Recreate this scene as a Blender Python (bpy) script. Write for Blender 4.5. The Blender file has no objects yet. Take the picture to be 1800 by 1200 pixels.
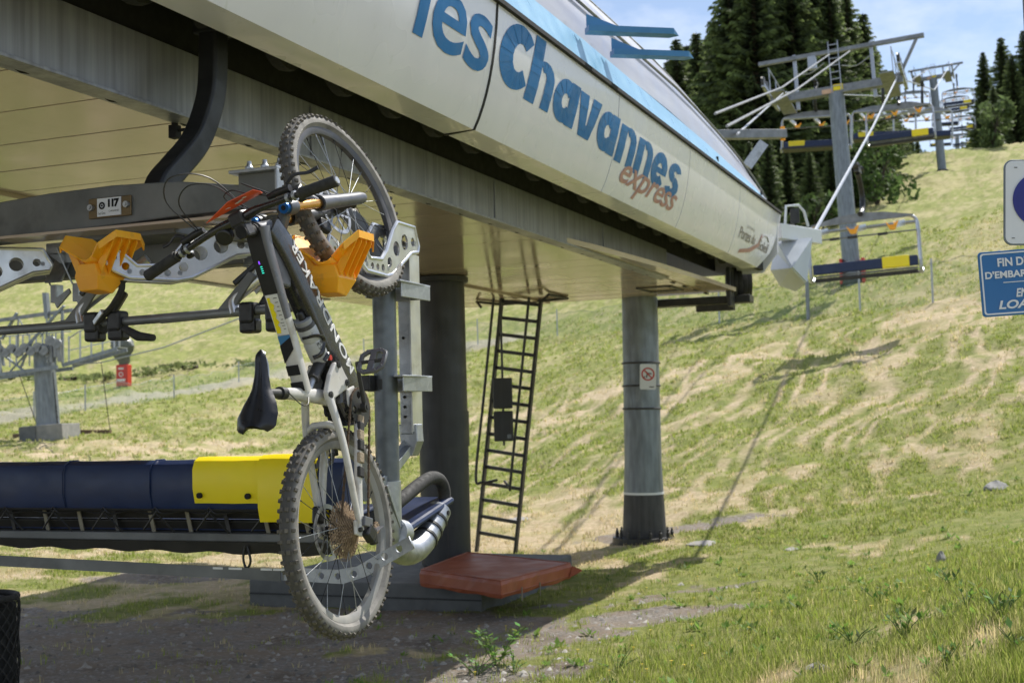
import bpy, bmesh, math, random
import numpy as np
from mathutils import Matrix, Vector, Quaternion
random.seed(7); RNG = np.random.RandomState(7)
scn = bpy.context.scene; col = scn.collection
PI = math.pi
# ------------------------------------------------------------------ camera
FPX = 2250.0; EYE = 1.84
_p = math.radians(3.13); _r = math.radians(1.5)
CF = Vector((0, math.cos(_p), math.sin(_p)))
_u0 = Vector((0, -math.sin(_p), math.cos(_p)))
CR = math.cos(_r)*Vector((1, 0, 0)) - math.sin(_r)*_u0
CU = math.cos(_r)*_u0 + math.sin(_r)*Vector((1, 0, 0))
CAMP = Vector((0, 0, EYE))
cd = bpy.data.cameras.new('camera'); cam = bpy.data.objects.new('camera', cd); col.objects.link(cam)
cd.sensor_width = 36; cd.lens = 45; cd.clip_start = 0.1; cd.clip_end = 3000
M = Matrix.Identity(4)
for i in range(3):
    M[i][0] = CR[i]; M[i][1] = CU[i]; M[i][2] = -CF[i]; M[i][3] = CAMP[i]
cam.matrix_world = M
cd.dof.use_dof = True; cd.dof.focus_distance = 4.75; cd.dof.aperture_fstop = 5.6
scn.camera = cam
# ------------------------------------------------------------------ sun, sky, exposure
SUN_AZ = math.radians(39.0); SUN_EL = math.radians(50.0)   # azimuth from +Y towards +X
sd = Vector((math.sin(SUN_AZ)*math.cos(SUN_EL), math.cos(SUN_AZ)*math.cos(SUN_EL), math.sin(SUN_EL)))
sl = bpy.data.lights.new('sun', 'SUN'); sl.energy = 5.0; sl.angle = math.radians(0.53); sl.color = (1.0, 0.955, 0.88)
so = bpy.data.objects.new('sun', sl); col.objects.link(so)
so.rotation_euler = (-sd).to_track_quat('-Z', 'Y').to_euler(); so.location = (0, 0, 60)
w = bpy.data.worlds.new('World'); scn.world = w; w.use_nodes = True
nt = w.node_tree; nt.nodes.clear()
def N(t, ty, **k):
    n = t.nodes.new(ty)
    for a, b in k.items(): setattr(n, a, b)
    return n
wo = N(nt, 'ShaderNodeOutputWorld'); bg = N(nt, 'ShaderNodeBackground'); bg.inputs[1].default_value = 0.115
sky = N(nt, 'ShaderNodeTexSky', sky_type='NISHITA'); sky.sun_disc = False
sky.sun_elevation = SUN_EL; sky.sun_rotation = SUN_AZ; sky.altitude = 1400; sky.air_density = 1.0; sky.dust_density = 0.6
tc = N(nt, 'ShaderNodeTexCoord'); mp = N(nt, 'ShaderNodeMapping'); mp.inputs['Scale'].default_value = (1.0, 1.0, 2.2); mp.inputs['Location'].default_value = (0.35, 0.2, 0.1)
ns = N(nt, 'ShaderNodeTexNoise'); ns.inputs['Scale'].default_value = 3.2; ns.inputs['Detail'].default_value = 9; ns.inputs['Roughness'].default_value = 0.6
rp = N(nt, 'ShaderNodeValToRGB'); rp.color_ramp.elements[0].position = 0.44; rp.color_ramp.elements[0].color = (0, 0, 0, 1)
rp.color_ramp.elements[1].position = 0.62; rp.color_ramp.elements[1].color = (1, 1, 1, 1)
mx = N(nt, 'ShaderNodeMix', data_type='RGBA'); mx.inputs[7].default_value = (7.6, 8.0, 8.8, 1)
mu = N(nt, 'ShaderNodeMath', operation='MULTIPLY_ADD'); mu.inputs[1].default_value = 0.62; mu.inputs[2].default_value = 0.13
L = nt.links.new
L(tc.outputs['Generated'], mp.inputs[0]); L(mp.outputs[0], ns.inputs['Vector']); L(ns.outputs['Fac'], rp.inputs[0]); L(rp.outputs[0], mu.inputs[0])
L(mu.outputs[0], mx.inputs[0]); L(sky.outputs[0], mx.inputs[6]); L(mx.outputs[2], bg.inputs[0]); L(bg.outputs[0], wo.inputs[0])
scn.view_settings.view_transform = 'Standard'; scn.view_settings.look = 'None'
scn.view_settings.gamma = 1; scn.view_settings.use_curve_mapping = False; scn.view_settings.exposure = 0.30
scn.cycles.max_bounces = 8; scn.cycles.diffuse_bounces = 4; scn.cycles.transparent_max_bounces = 12

# ------------------------------------------------------------------ pixel / frame helpers
def ray(px, py): return CF + CR*((px-900)/FPX) - CU*((py-600)/FPX)
def atY(px, py, Y):
    d = ray(px, py); return CAMP + d*(Y/d.y)
AZ = math.radians(21.8)                      # heading of the lift line
U = Vector((math.sin(AZ), math.cos(AZ), 0)); NR = Vector((math.cos(AZ), -math.sin(AZ), 0))
ROTZ = -AZ
def ST(s, t, z): return U*t - NR*s + Vector((0, 0, z))
def slat(px, py, s):                          # (t, z) on the plane at lateral distance s
    d = ray(px, py); k = -s/(d.dot(NR)); p = CAMP + d*k; return p.dot(U), p.z
def onT(px, py, t):
    d = ray(px, py); k = t/d.dot(U); p = CAMP + d*k; return -p.dot(NR), p.z

# ------------------------------------------------------------------ materials
def mat(name, c1, c2=None, rough=0.5, metal=0.0, scale=8.0, bump=0.0, bscale=None, streak=None, dirt=None, dscale=3.0, damt=0.5,
        detail=6, spec=0.5, trans=0.0, alpha=1.0, rvar=0.1, voro=False, coat=0.0, sub=0.0):
    m = bpy.data.materials.new(name); m.use_nodes = True; t = m.node_tree; b = t.nodes['Principled BSDF']
    l = t.links.new
    b.inputs['Roughness'].default_value = rough; b.inputs['Metallic'].default_value = metal
    b.inputs['Specular IOR Level'].default_value = spec; b.inputs['Coat Weight'].default_value = coat
    if alpha < 1: b.inputs['Alpha'].default_value = alpha
    if trans: b.inputs['Transmission Weight'].default_value = trans
    if sub:
        b.inputs['Subsurface Weight'].default_value = sub; b.inputs['Subsurface Scale'].default_value = 0.02
    tc = N(t, 'ShaderNodeTexCoord'); mp = N(t, 'ShaderNodeMapping'); l(tc.outputs['Object'], mp.inputs[0])
    if streak: mp.inputs['Scale'].default_value = streak
    if voro:
        n = N(t, 'ShaderNodeTexVoronoi'); n.inputs['Scale'].default_value = scale; out = n.outputs['Color']
        sp = N(t, 'ShaderNodeSeparateColor'); l(out, sp.inputs[0]); fac = sp.outputs[0]
    else:
        n = N(t, 'ShaderNodeTexNoise'); n.inputs['Scale'].default_value = scale; n.inputs['Detail'].default_value = detail; fac = n.outputs['Fac']
        r0 = N(t, 'ShaderNodeMapRange'); r0.inputs[1].default_value = .3; r0.inputs[2].default_value = .7; l(fac, r0.inputs[0]); fac = r0.outputs[0]
    l(mp.outputs[0], n.inputs['Vector'])
    c2 = c2 or tuple(x*0.8 for x in c1)
    mx = N(t, 'ShaderNodeMix', data_type='RGBA'); mx.inputs[6].default_value = (*c1, 1); mx.inputs[7].default_value = (*c2, 1)
    l(fac, mx.inputs[0]); cur = mx.outputs[2]
    if dirt:
        n2 = N(t, 'ShaderNodeTexNoise'); n2.inputs['Scale'].default_value = dscale; n2.inputs['Detail'].default_value = 8; n2.inputs['Roughness'].default_value = .65
        l(mp.outputs[0] if streak else tc.outputs['Object'], n2.inputs['Vector'])
        r2 = N(t, 'ShaderNodeMapRange'); r2.inputs[1].default_value = .62-.25*damt; r2.inputs[2].default_value = .85-.25*damt; l(n2.outputs['Fac'], r2.inputs[0])
        m2 = N(t, 'ShaderNodeMix', data_type='RGBA'); l(r2.outputs[0], m2.inputs[0]); l(cur, m2.inputs[6]); m2.inputs[7].default_value = (*dirt, 1); cur = m2.outputs[2]
    l(cur, b.inputs['Base Color'])
    if rvar:
        n3 = N(t, 'ShaderNodeTexNoise'); n3.inputs['Scale'].default_value = scale*1.7; l(tc.outputs['Object'], n3.inputs['Vector'])
        r3 = N(t, 'ShaderNodeMapRange'); r3.inputs[1].default_value = .3; r3.inputs[2].default_value = .7
        r3.inputs[3].default_value = max(.03, rough-rvar); r3.inputs[4].default_value = min(1, rough+rvar); l(n3.outputs['Fac'], r3.inputs[0]); l(r3.outputs[0], b.inputs['Roughness'])
    if bump:
        nb = N(t, 'ShaderNodeTexNoise'); nb.inputs['Scale'].default_value = bscale or scale*4; nb.inputs['Detail'].default_value = 5; l(tc.outputs['Object'], nb.inputs['Vector'])
        bp = N(t, 'ShaderNodeBump'); bp.inputs['Strength'].default_value = min(1, bump); bp.inputs['Distance'].default_value = 0.01; l(nb.outputs['Fac'], bp.inputs['Height']); l(bp.outputs[0], b.inputs['Normal'])
    return m
GALV = mat('galvanised_steel', (.44, .46, .49), (.35, .37, .40), rough=.42, metal=.8, scale=45, voro=True, bump=.03, dirt=(.20, .20, .20), damt=.2, dscale=5, rvar=.05)
ALU = mat('cast_aluminium', (.72, .73, .75), (.55, .56, .58), rough=.32, metal=.85, scale=12, bump=.0, dirt=(.30, .29, .28), damt=.2, dscale=7, rvar=.04)
STEEL = mat('weathered_steel', (.27, .28, .29), (.17, .18, .19), rough=.5, metal=.6, scale=6, bump=.1)
GIRD = mat('streaked_girder_steel', (.34, .35, .39), (.21, .215, .24), rough=.42, metal=.35, scale=3, streak=(9, 9, .35), dirt=(.60, .60, .58), damt=-.10, dscale=4)
HANG = mat('dark_hanger_steel', (.040, .042, .045), (.022, .023, .025), rough=.45, metal=.5, scale=7, bump=.08)
BEAM = mat('grey_beam_steel', (.20, .205, .205), (.13, .135, .135), rough=.6, metal=.4, scale=5, bump=.1, dirt=(.09, .09, .085), damt=.4)
POST = mat('grey_post_steel', (.17, .19, .21), (.10, .115, .13), rough=.45, metal=.5, scale=14, bump=.06, dirt=(.30, .31, .31), damt=.15)
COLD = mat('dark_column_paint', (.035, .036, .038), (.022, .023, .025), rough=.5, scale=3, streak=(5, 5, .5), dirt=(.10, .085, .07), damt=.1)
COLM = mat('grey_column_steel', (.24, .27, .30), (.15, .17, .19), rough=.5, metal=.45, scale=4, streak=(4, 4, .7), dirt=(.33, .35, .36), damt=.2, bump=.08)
COLB = mat('tarred_column_foot', (.06, .06, .062), (.03, .03, .032), rough=.6, scale=4, streak=(5, 5, .5), dirt=(.2, .19, .17), damt=.1)
FASC = mat('white_gelcoat', (.74, .74, .82), (.69, .69, .77), rough=.28, scale=1.2, dirt=(.50, .52, .53), dscale=4, damt=.05, streak=(3, 3, .6), coat=.3, rvar=.05)
UNDER = mat('beige_soffit_paint', (.54, .43, .345), (.46, .365, .29), rough=.12, scale=1.3, dirt=(.40, .35, .25), dscale=2.2, damt=.2, spec=.6, rvar=.05)
BLUET = mat('light_blue_flashing', (.25, .47, .66), (.22, .43, .62), rough=.35, scale=3, dirt=(.35, .45, .5), damt=.05)
BLUEB = mat('blue_bracket_paint', (.06, .23, .45), (.045, .18, .38), rough=.4, scale=6)
BLUEL = mat('blue_lettering', (.006, .15, .40), (.006, .14, .37), rough=.45, spec=.25, scale=8)
PINK = mat('faded_red_script', (.36, .16, .15), (.44, .22, .2), rough=.4, scale=10)
BRNL = mat('faded_grey_logo', (.20, .17, .15), rough=.4)
VINYL = mat('grey_roof_vinyl', (.52, .52, .57), (.36, .36, .42), rough=.38, scale=2.5, streak=(3, .35, 3), coat=.3)
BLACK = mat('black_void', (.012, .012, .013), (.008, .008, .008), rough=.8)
BPLA = mat('black_plastic', (.018, .018, .02), (.012, .012, .013), rough=.42, scale=30, bump=.05)
RUBB = mat('black_rubber', (.035, .034, .033), (.02, .02, .02), rough=.8, scale=40, bump=.1)
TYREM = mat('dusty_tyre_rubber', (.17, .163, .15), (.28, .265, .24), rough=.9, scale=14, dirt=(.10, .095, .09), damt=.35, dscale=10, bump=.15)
TREAD = mat('muddy_tread_rubber', (.085, .078, .07), (.15, .135, .11), rough=.9, scale=40, dirt=(.24, .215, .18), damt=.15, dscale=20, bump=.2)
RIMM = mat('dusty_grey_rim', (.20, .20, .20), (.36, .34, .30), rough=.55, scale=9)
DRIM = mat('dark_rim', (.045, .045, .048), (.10, .095, .09), rough=.4, scale=9)
CARB = mat('black_frame_paint', (.012, .012, .013), (.02, .02, .022), rough=.25, scale=30, coat=.4, dirt=(.12, .11, .10), dscale=45, damt=-.5)
GREYF = mat('grey_satin_frame_paint', (.13, .135, .15), (.10, .10, .115), rough=.35, scale=12, dirt=(.25, .23, .2), dscale=40, damt=-.2)
WHITF = mat('white_frame_paint', (.60, .59, .57), (.52, .50, .46), rough=.35, scale=12, dirt=(.30, .25, .18), dscale=9, damt=.25, coat=.2)
MUD = mat('dried_mud', (.36, .29, .20), (.28, .22, .15), rough=.95, scale=30, bump=.3)
CASS = mat('dusty_brown_sprocket', (.42, .31, .20), (.16, .11, .07), rough=.7, metal=.3, scale=60)
CHAINM = mat('rusty_chain', (.16, .10, .06), (.08, .06, .045), rough=.6, metal=.5, scale=80)
GOLD = mat('bronze_fork_coating', (.62, .33, .09), (.56, .29, .07), rough=.22, metal=.8, scale=10)
FORKL = mat('grey_fork_lower', (.065, .07, .085), (.10, .105, .12), rough=.4, scale=14, dirt=(.3, .28, .25), damt=0, dscale=30)
BLUC = mat('blue_anodised_cap', (.01, .13, .42), rough=.3, metal=.6)
ORNG = mat('orange_plastic', (.95, .44, .014), (.90, .38, .012), rough=.42, scale=6, sub=.25, dirt=(.55, .27, .05), damt=.12, dscale=16, bump=.08)
ORFD = mat('orange_red_plate', (.75, .12, .03), (.62, .07, .02), rough=.4, scale=18)
YELV = mat('yellow_vinyl_cover', (.92, .74, .012), (.86, .68, .010), rough=.4, scale=4, dirt=(.55, .38, .02), damt=-.05, dscale=6, sub=.1)
BLUV = mat('navy_vinyl_cover', (.006, .021, .080), (.005, .016, .060), rough=.42, scale=5, dirt=(.09, .08, .06), damt=-.12, dscale=14, streak=(2, 2, 5))
SLATM = mat('dark_brown_slat', (.030, .027, .022), (.018, .017, .014), rough=.5, scale=8)
PALE = mat('pale_worn_strap', (.3, .27, .2), (.22, .2, .15), rough=.7)
CLEAR = mat('frosted_bottle', (.62, .64, .66), (.55, .57, .6), rough=.35, trans=.25)
BGREY = mat('bottle_print_grey', (.06, .06, .07), rough=.4)
WHITE = mat('white_print', (.75, .75, .74), rough=.4, rvar=0)
SIGNW = mat('white_sign_face', (.70, .72, .76), (.66, .68, .72), rough=.35, scale=2)
SIGNB = mat('blue_sign_face', (.010, .135, .38), (.008, .12, .35), rough=.35, scale=2)
NAVY = mat('deep_blue_disc', (.008, .012, .22), rough=.35, rvar=0)
REDP = mat('red_paint', (.55, .035, .02), (.45, .03, .02), rough=.4)
REDM = mat('brick_red_vinyl_pad', (.33, .085, .032), (.25, .060, .024), rough=.5, scale=3, dirt=(.17, .04, .03), damt=.15, bump=.12, bscale=9)
CONC = mat('dark_concrete', (.15, .155, .155), (.10, .105, .105), rough=.8, scale=5, dirt=(.2, .19, .17), damt=.1, bump=.15)
CONL = mat('pale_concrete', (.30, .29, .27), (.2, .2, .19), rough=.9, scale=6, bump=.2)
LADM = mat('dark_ladder_steel', (.06, .06, .058), (.035, .035, .035), rough=.5, metal=.4, scale=10)
TARP = mat('dark_green_tarpaulin', (.07, .08, .075), (.12, .13, .125), rough=.45, scale=5, bump=.4, bscale=6)
CBLK = mat('black_cable', (.02, .02, .02), rough=.45, rvar=0)
LED1 = mat('violet_light', (.2, .05, .8), rough=.4, rvar=0); LED1.node_tree.nodes['Principled BSDF'].inputs['Emission Color'].default_value = (.25, .06, 1, 1); LED1.node_tree.nodes['Principled BSDF'].inputs['Emission Strength'].default_value = 1.0
LED2 = mat('teal_light', (.05, .6, .5), rough=.4, rvar=0); LED2.node_tree.nodes['Principled BSDF'].inputs['Emission Color'].default_value = (.03, .8, .6, 1); LED2.node_tree.nodes['Principled BSDF'].inputs['Emission Strength'].default_value = .8
BROWNP = mat('weathered_wood', (.20, .13, .08), (.12, .08, .05), rough=.8)

def crown_shade_mix(m):  # darkens the tyre crown: dirt plus painted-in shade of the gaps between knobs
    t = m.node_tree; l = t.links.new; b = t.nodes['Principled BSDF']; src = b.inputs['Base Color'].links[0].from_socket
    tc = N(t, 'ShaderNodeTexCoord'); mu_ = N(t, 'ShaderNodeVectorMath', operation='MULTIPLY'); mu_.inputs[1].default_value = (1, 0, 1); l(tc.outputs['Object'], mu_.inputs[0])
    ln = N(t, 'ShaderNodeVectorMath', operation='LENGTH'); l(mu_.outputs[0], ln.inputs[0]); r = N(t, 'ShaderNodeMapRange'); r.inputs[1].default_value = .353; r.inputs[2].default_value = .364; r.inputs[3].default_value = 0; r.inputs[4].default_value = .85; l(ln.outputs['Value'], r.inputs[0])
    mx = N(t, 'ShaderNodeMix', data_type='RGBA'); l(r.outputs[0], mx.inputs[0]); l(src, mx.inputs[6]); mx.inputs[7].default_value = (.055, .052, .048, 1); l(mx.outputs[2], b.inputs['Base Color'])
crown_shade_mix(TYREM)
# ------------------------------------------------------------------ mesh builder
class MB:
    def __init__(s): s.v = []; s.f = []; s.sm = []
    def add(s, vs, fs, smooth=False, mtx=None):
        o = len(s.v)
        for q in vs:
            q = Vector(q)
            if mtx is not None: q = mtx @ q
            s.v.append(tuple(q))
        for q in fs: s.f.append(tuple(o+i for i in q)); s.sm.append(smooth)
        return s
    def box(s, c, d, R=None):
        hx, hy, hz = d[0]/2, d[1]/2, d[2]/2
        vs = [(x, y, z) for x in (-hx, hx) for y in (-hy, hy) for z in (-hz, hz)]
        m = Matrix.Translation(c) @ (R.to_4x4() if R is not None else Matrix.Identity(4))
        return s.add(vs, [(0, 1, 3, 2), (4, 6, 7, 5), (0, 4, 5, 1), (2, 3, 7, 6), (0, 2, 6, 4), (1, 5, 7, 3)], False, m)
    def bar(s, a, b, w, h, up=(0, 0, 1)):
        a = Vector(a); b = Vector(b); d = b-a; L = d.length; d.normalize(); up = Vector(up)
        x = d.cross(up)
        if x.length < 1e-4: x = d.cross(Vector((1, 0, 0)))
        x.normalize(); z = x.cross(d)
        R = Matrix((x, d, z)).transposed()
        return s.box((a+b)/2, (w, L, h), R)
    def tube(s, pts, r, n=12, caps=True, ell=None):
        pts = [Vector(p) for p in pts]; rs = r if isinstance(r, (list, tuple)) else [r]*len(pts)
        T = []
        for i in range(len(pts)):
            a = pts[max(0, i-1)]; b = pts[min(len(pts)-1, i+1)]; T.append((b-a).normalized())
        ref = Vector((0, 0, 1)) if abs(T[0].z) < .9 else Vector((1, 0, 0))
        x = T[0].cross(ref).normalized(); vs = []
        for i, p in enumerate(pts):
            if i: 
                q = T[i-1].rotation_difference(T[i]); x = (q @ x).normalized()
            y = T[i].cross(x)
            for k in range(n):
                a = 2*PI*k/n; vs.append(p + (x*math.cos(a) + y*math.sin(a)*(ell or 1))*rs[i])
        fs = [(i*n+k, i*n+(k+1) % n, (i+1)*n+(k+1) % n, (i+1)*n+k) for i in range(len(pts)-1) for k in range(n)]
        s.add(vs, fs, True)
        if caps:
            o = len(s.v)-len(vs)
            s.f.append(tuple(o+k for k in range(n))[::-1]); s.sm.append(False)
            s.f.append(tuple(o+(len(pts)-1)*n+k for k in range(n))); s.sm.append(False)
        return s
    def lathe(s, prof, n=24, mtx=None, caps=True, smooth=True, close=False):      # prof: (r, z) round Z
        vs = [(r*math.cos(2*PI*k/n), r*math.sin(2*PI*k/n), z) for r, z in prof for k in range(n)]
        m = len(prof); rg = range(m if close else m-1)
        fs = [(i*n+k, i*n+(k+1) % n, ((i+1) % m)*n+(k+1) % n, ((i+1) % m)*n+k) for i in rg for k in range(n)]
        o = len(s.v); s.add(vs, fs, smooth, mtx)
        if caps and not close:
            s.f.append(tuple(o+k for k in range(n))[::-1]); s.sm.append(False)
            s.f.append(tuple(o+(m-1)*n+k for k in range(n))); s.sm.append(False)
        return s
    def prism(s, poly, th, mtx=None):              # poly in XY, extruded along Z about 0
        n = len(poly); vs = [(x, y, -th/2) for x, y in poly]+[(x, y, th/2) for x, y in poly]
        fs = [tuple(range(n))[::-1], tuple(range(n, 2*n))]+[(i, (i+1) % n, n+(i+1) % n, n+i) for i in range(n)]
        return s.add(vs, fs, False, mtx)
    def loft(s, secs, smooth=True, caps=True):     # list of rings of equal length
        n = len(secs[0]); o = len(s.v); vs = [p for r in secs for p in r]
        s.add(vs, [(i*n+k, i*n+(k+1) % n, (i+1)*n+(k+1) % n, (i+1)*n+k) for i in range(len(secs)-1) for k in range(n)], smooth)
        if caps:
            s.f.append(tuple(o+k for k in range(n))[::-1]); s.sm.append(False)
            s.f.append(tuple(o+(len(secs)-1)*n+k for k in range(n))); s.sm.append(False)
        return s
    def xf(s, m):
        s.v = [tuple(m @ Vector(q)) for q in s.v]; return s
    def mesh(s, name, m):
        me = bpy.data.meshes.new(name); me.from_pydata(s.v, [], s.f)
        me.polygons.foreach_set('use_smooth', s.sm); me.materials.append(m); me.update()
        bm = bmesh.new(); bm.from_mesh(me); bmesh.ops.recalc_face_normals(bm, faces=bm.faces); bm.to_mesh(me); bm.free()
        if any(s.sm): me.set_sharp_from_angle(angle=math.radians(38))
        return me
    def obj(s, name, m, parent=None, bevel=0, kind=None, label=None):
        return mkobj(name, s.mesh(name, m), parent, bevel, kind, label)
def mkobj(name, me, parent=None, bevel=0, kind=None, label=None):
    o = bpy.data.objects.new(name, me); col.objects.link(o)
    if parent is not None: o.parent = parent
    if bevel:
        b = o.modifiers.new('bevel', 'BEVEL'); b.width = bevel; b.segments = 2; b.limit_method = 'ANGLE'; b.angle_limit = math.radians(40)
    if kind: o['kind'] = kind
    if label: o['label'] = label
    return o
def thing(name, label, cat, loc=(0, 0, 0), rotz=0, group=None):
    o = bpy.data.objects.new(name, None); col.objects.link(o); o.empty_display_size = .2
    o.location = loc; o.rotation_euler = (0, 0, rotz); tag(o, label, cat, group); return o
def tag(o, label, cat, group=None, kind=None):
    if label: o['label'] = label
    if cat: o['category'] = cat
    if group: o['group'] = group
    if kind: o['kind'] = kind
    return o
def struct(o, label=None):
    o['kind'] = 'structure'
    if label: o['label'] = label
    return o
def kids(o): return [c for c in bpy.data.objects if c.parent == o]
def copy_tree(o, parent=None, table=None):
    if table is None:
        table = {}
        for c in bpy.data.objects:
            if c.parent: table.setdefault(c.parent.name, []).append(c)
    c = o.copy(); col.objects.link(c)
    if parent: c.parent = parent
    for ch in table.get(o.name, []): copy_tree(ch, c, table)
    return c
def rebase(root, loc):                             # move the Empty to the thing's base, parts stay where they are
    d = Vector(loc) - root.location
    d2 = Matrix.Rotation(-root.rotation_euler.z, 3, 'Z') @ d
    for c in kids(root): c.location = Vector(c.location) - d2
    root.location = loc
def curve_mesh(name, loops, th, m, bev=0):         # 2D outline with holes, extruded; in XY, thickness along Z
    cu = bpy.data.curves.new(name, 'CURVE'); cu.dimensions = '2D'; cu.fill_mode = 'BOTH'; cu.extrude = th/2-bev; cu.bevel_depth = bev
    for lp in loops:
        sp = cu.splines.new('POLY'); sp.points.add(len(lp)-1); sp.use_cyclic_u = True
        for i, q in enumerate(lp): sp.points[i].co = (q[0], q[1], 0, 1)
    o = bpy.data.objects.new(name, cu); col.objects.link(o)
    dg = bpy.context.evaluated_depsgraph_get(); me = bpy.data.meshes.new_from_object(o.evaluated_get(dg)); bpy.data.objects.remove(o); bpy.data.curves.remove(cu)
    me.name = name; me.materials.clear(); me.materials.append(m); return me
def text_mesh(txt, size=1, th=0.002, bold=0.0, shear=0.0, space=1.0, align='LEFT', line=1.0):
    cu = bpy.data.curves.new('t', 'FONT'); cu.body = txt; cu.size = size; cu.extrude = th/2; cu.offset = bold; cu.shear = shear
    cu.space_character = space; cu.align_x = align; cu.resolution_u = 4; cu.space_line = line
    o = bpy.data.objects.new('t', cu); col.objects.link(o)
    dg = bpy.context.evaluated_depsgraph_get(); me = bpy.data.meshes.new_from_object(o.evaluated_get(dg)); bpy.data.objects.remove(o); bpy.data.curves.remove(cu)
    return me
def circ(cx, cy, r, n=16): return [(cx+r*math.cos(2*PI*k/n), cy+r*math.sin(2*PI*k/n)) for k in range(n)]
def fit_text(me, x0, x1, y0, y1):                  # scale so the bounding box is the given rectangle
    v = np.array([q.co[:] for q in me.vertices]); a = v.min(0); b = v.max(0)
    for q in me.vertices:
        q.co.x = x0+(q.co.x-a[0])/(b[0]-a[0])*(x1-x0); q.co.y = y0+(q.co.y-a[1])/(b[1]-a[1])*(y1-y0)
    return me
def xmesh(me, m):
    me.transform(m); me.update(); return me
def basis(o, x, y, z):
    m = Matrix.Identity(4)
    for i in range(3): m[i][0] = x[i]; m[i][1] = y[i]; m[i][2] = z[i]; m[i][3] = o[i]
    return m
def smooth_path(pts, n=6):
    P = [Vector(p) for p in pts]; P = [P[0]*2-P[1]]+P+[P[-1]*2-P[-2]]; out = []
    for i in range(1, len(P)-2):
        for k in range(n):
            t = k/n; a, b, c, d = P[i-1:i+3]
            out.append(.5*((2*b)+(c-a)*t+(2*a-5*b+4*c-d)*t*t+(3*b-a-3*c+d)*t**3))
    out.append(P[-2]); return out

# ------------------------------------------------------------------ terrain
def hash2(ix, iy, s=0):
    h = (ix.astype(np.int64)*374761393+iy.astype(np.int64)*668265263+s*1442695) & 0x7fffffff
    h = ((h ^ (h >> 13))*1274126177) & 0x7fffffff
    return ((h ^ (h >> 16)) & 0xffff)/65535.0
def vnoise(x, y, s=0):
    x = np.asarray(x, float); y = np.asarray(y, float); ix = np.floor(x); iy = np.floor(y); fx = x-ix; fy = y-iy
    fx = fx*fx*(3-2*fx); fy = fy*fy*(3-2*fy)
    a = hash2(ix, iy, s); b = hash2(ix+1, iy, s); c = hash2(ix, iy+1, s); d = hash2(ix+1, iy+1, s)
    return (a*(1-fx)+b*fx)*(1-fy)+(c*(1-fx)+d*fx)*fy
def fbm(x, y, o=4, s=0):
    v = 0; a = .5; t = 0
    for i in range(o): v = v+a*vnoise(x*2**i, y*2**i, s+i*17); t += a; a *= .55
    return v/t
PXC = np.array([-1500, 0, 500, 900, 1140, 1500, 1800, 3300.]); AZC = np.arctan((PXC-900)/FPX)
DC = np.array([0, 4, 8, 11, 14, 17, 25, 35, 45, 60, 90, 130, 180, 250, 400.])
ZT = np.array([[0, 0, 0, .1, .2, .3, .4, .5], [0, 0, 0, .1, .25, .45, .62, .9], [0, 0, 0, .02, .15, .5, .82, 1.5], [0, 0, 0, 0, .06, .28, .62, 1.6],
 [0, 0, 0, 0, .02, .12, .42, 1.8], [0, .1, 0, .0, .1, .35, .8, 2.4], [0, .55, .3, .6, 1.2, 2.0, 2.8, 5], [.5, 1.5, 1.3, 1.9, 2.9, 4.2, 5.2, 9],
 [1, 2.3, 2.2, 3.2, 4.4, 6.0, 7.4, 12], [2, 3.5, 3.7, 5, 6.6, 9, 10.6, 16], [4, 6.6, 8, 10, 12, 16, 17.5, 25], [8, 11.5, 14, 17.5, 20.5, 26.8, 27.6, 38],
 [13, 18, 21, 25, 29, 32.5, 36.5, 46], [20, 30, 33, 35, 37, 38, 39, 46], [38, 52, 50, 46, 44, 42, 41, 44.]])
_az = np.radians(np.linspace(-62, 62, 249)); _dd = np.concatenate([np.linspace(0, 60, 121), np.linspace(61, 400, 170)])
def _interp2(table):
    A = np.array([np.interp(_az, AZC, row) for row in table]); B = np.array([np.interp(_dd, DC, A[:, j]) for j in range(A.shape[1])]).T
    for rep in range(4):
        k = np.array([.25, .5, .25]); B = np.apply_along_axis(lambda v: np.convolve(np.pad(v, 1, 'edge'), k, 'valid'), 0, B)
        for q in range(3): B = np.apply_along_axis(lambda v: np.convolve(np.pad(v, 1, 'edge'), k, 'valid'), 1, B)
    return B
ZG = _interp2(ZT)
def ground(x, y, detail=True):
    x = np.asarray(x, float); y = np.asarray(y, float)
    az = np.clip(np.arctan2(x, np.maximum(y, .01)), _az[0], _az[-1]); az = np.where(y <= 0, np.clip(np.sign(x)*1.08, -1.08, 1.08), az); d = y/1.0
    d = np.clip(np.where(y < 0, 0, y), 0, 399)
    fi = np.interp(d, _dd, np.arange(len(_dd))); fj = (az-_az[0])/(_az[1]-_az[0])
    i = np.clip(fi.astype(int), 0, len(_dd)-2); j = np.clip(fj.astype(int), 0, len(_az)-2); fi = fi-i; fj = fj-j
    z = (ZG[i, j]*(1-fj)+ZG[i, j+1]*fj)*(1-fi)+(ZG[i+1, j]*(1-fj)+ZG[i+1, j+1]*fj)*fi
    z = z+(fbm(x*.25, y*.25, 3, 5)-.5)*np.interp(y, [0, 8, 20, 60, 150], [.02, .04, .25, .6, 1.2])
    if detail: z = z+(fbm(x*1.6, y*1.6, 4, 9)-.5)*np.interp(y, [0, 16, 22, 60], [.06, .08, .27, .38])
    return z
def gz(x, y): return float(ground(np.array([x]), np.array([y]))[0])
def on_ground(px, py, far=300):                    # march the pixel's ray down to the terrain
    d = ray(px, py); Y = 3.0
    while Y < far:
        p = CAMP+d*(Y/d.y)
        if p.z < gz(p.x, p.y): return p
        Y *= 1.004
    return CAMP+d*(far/d.y)
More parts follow.
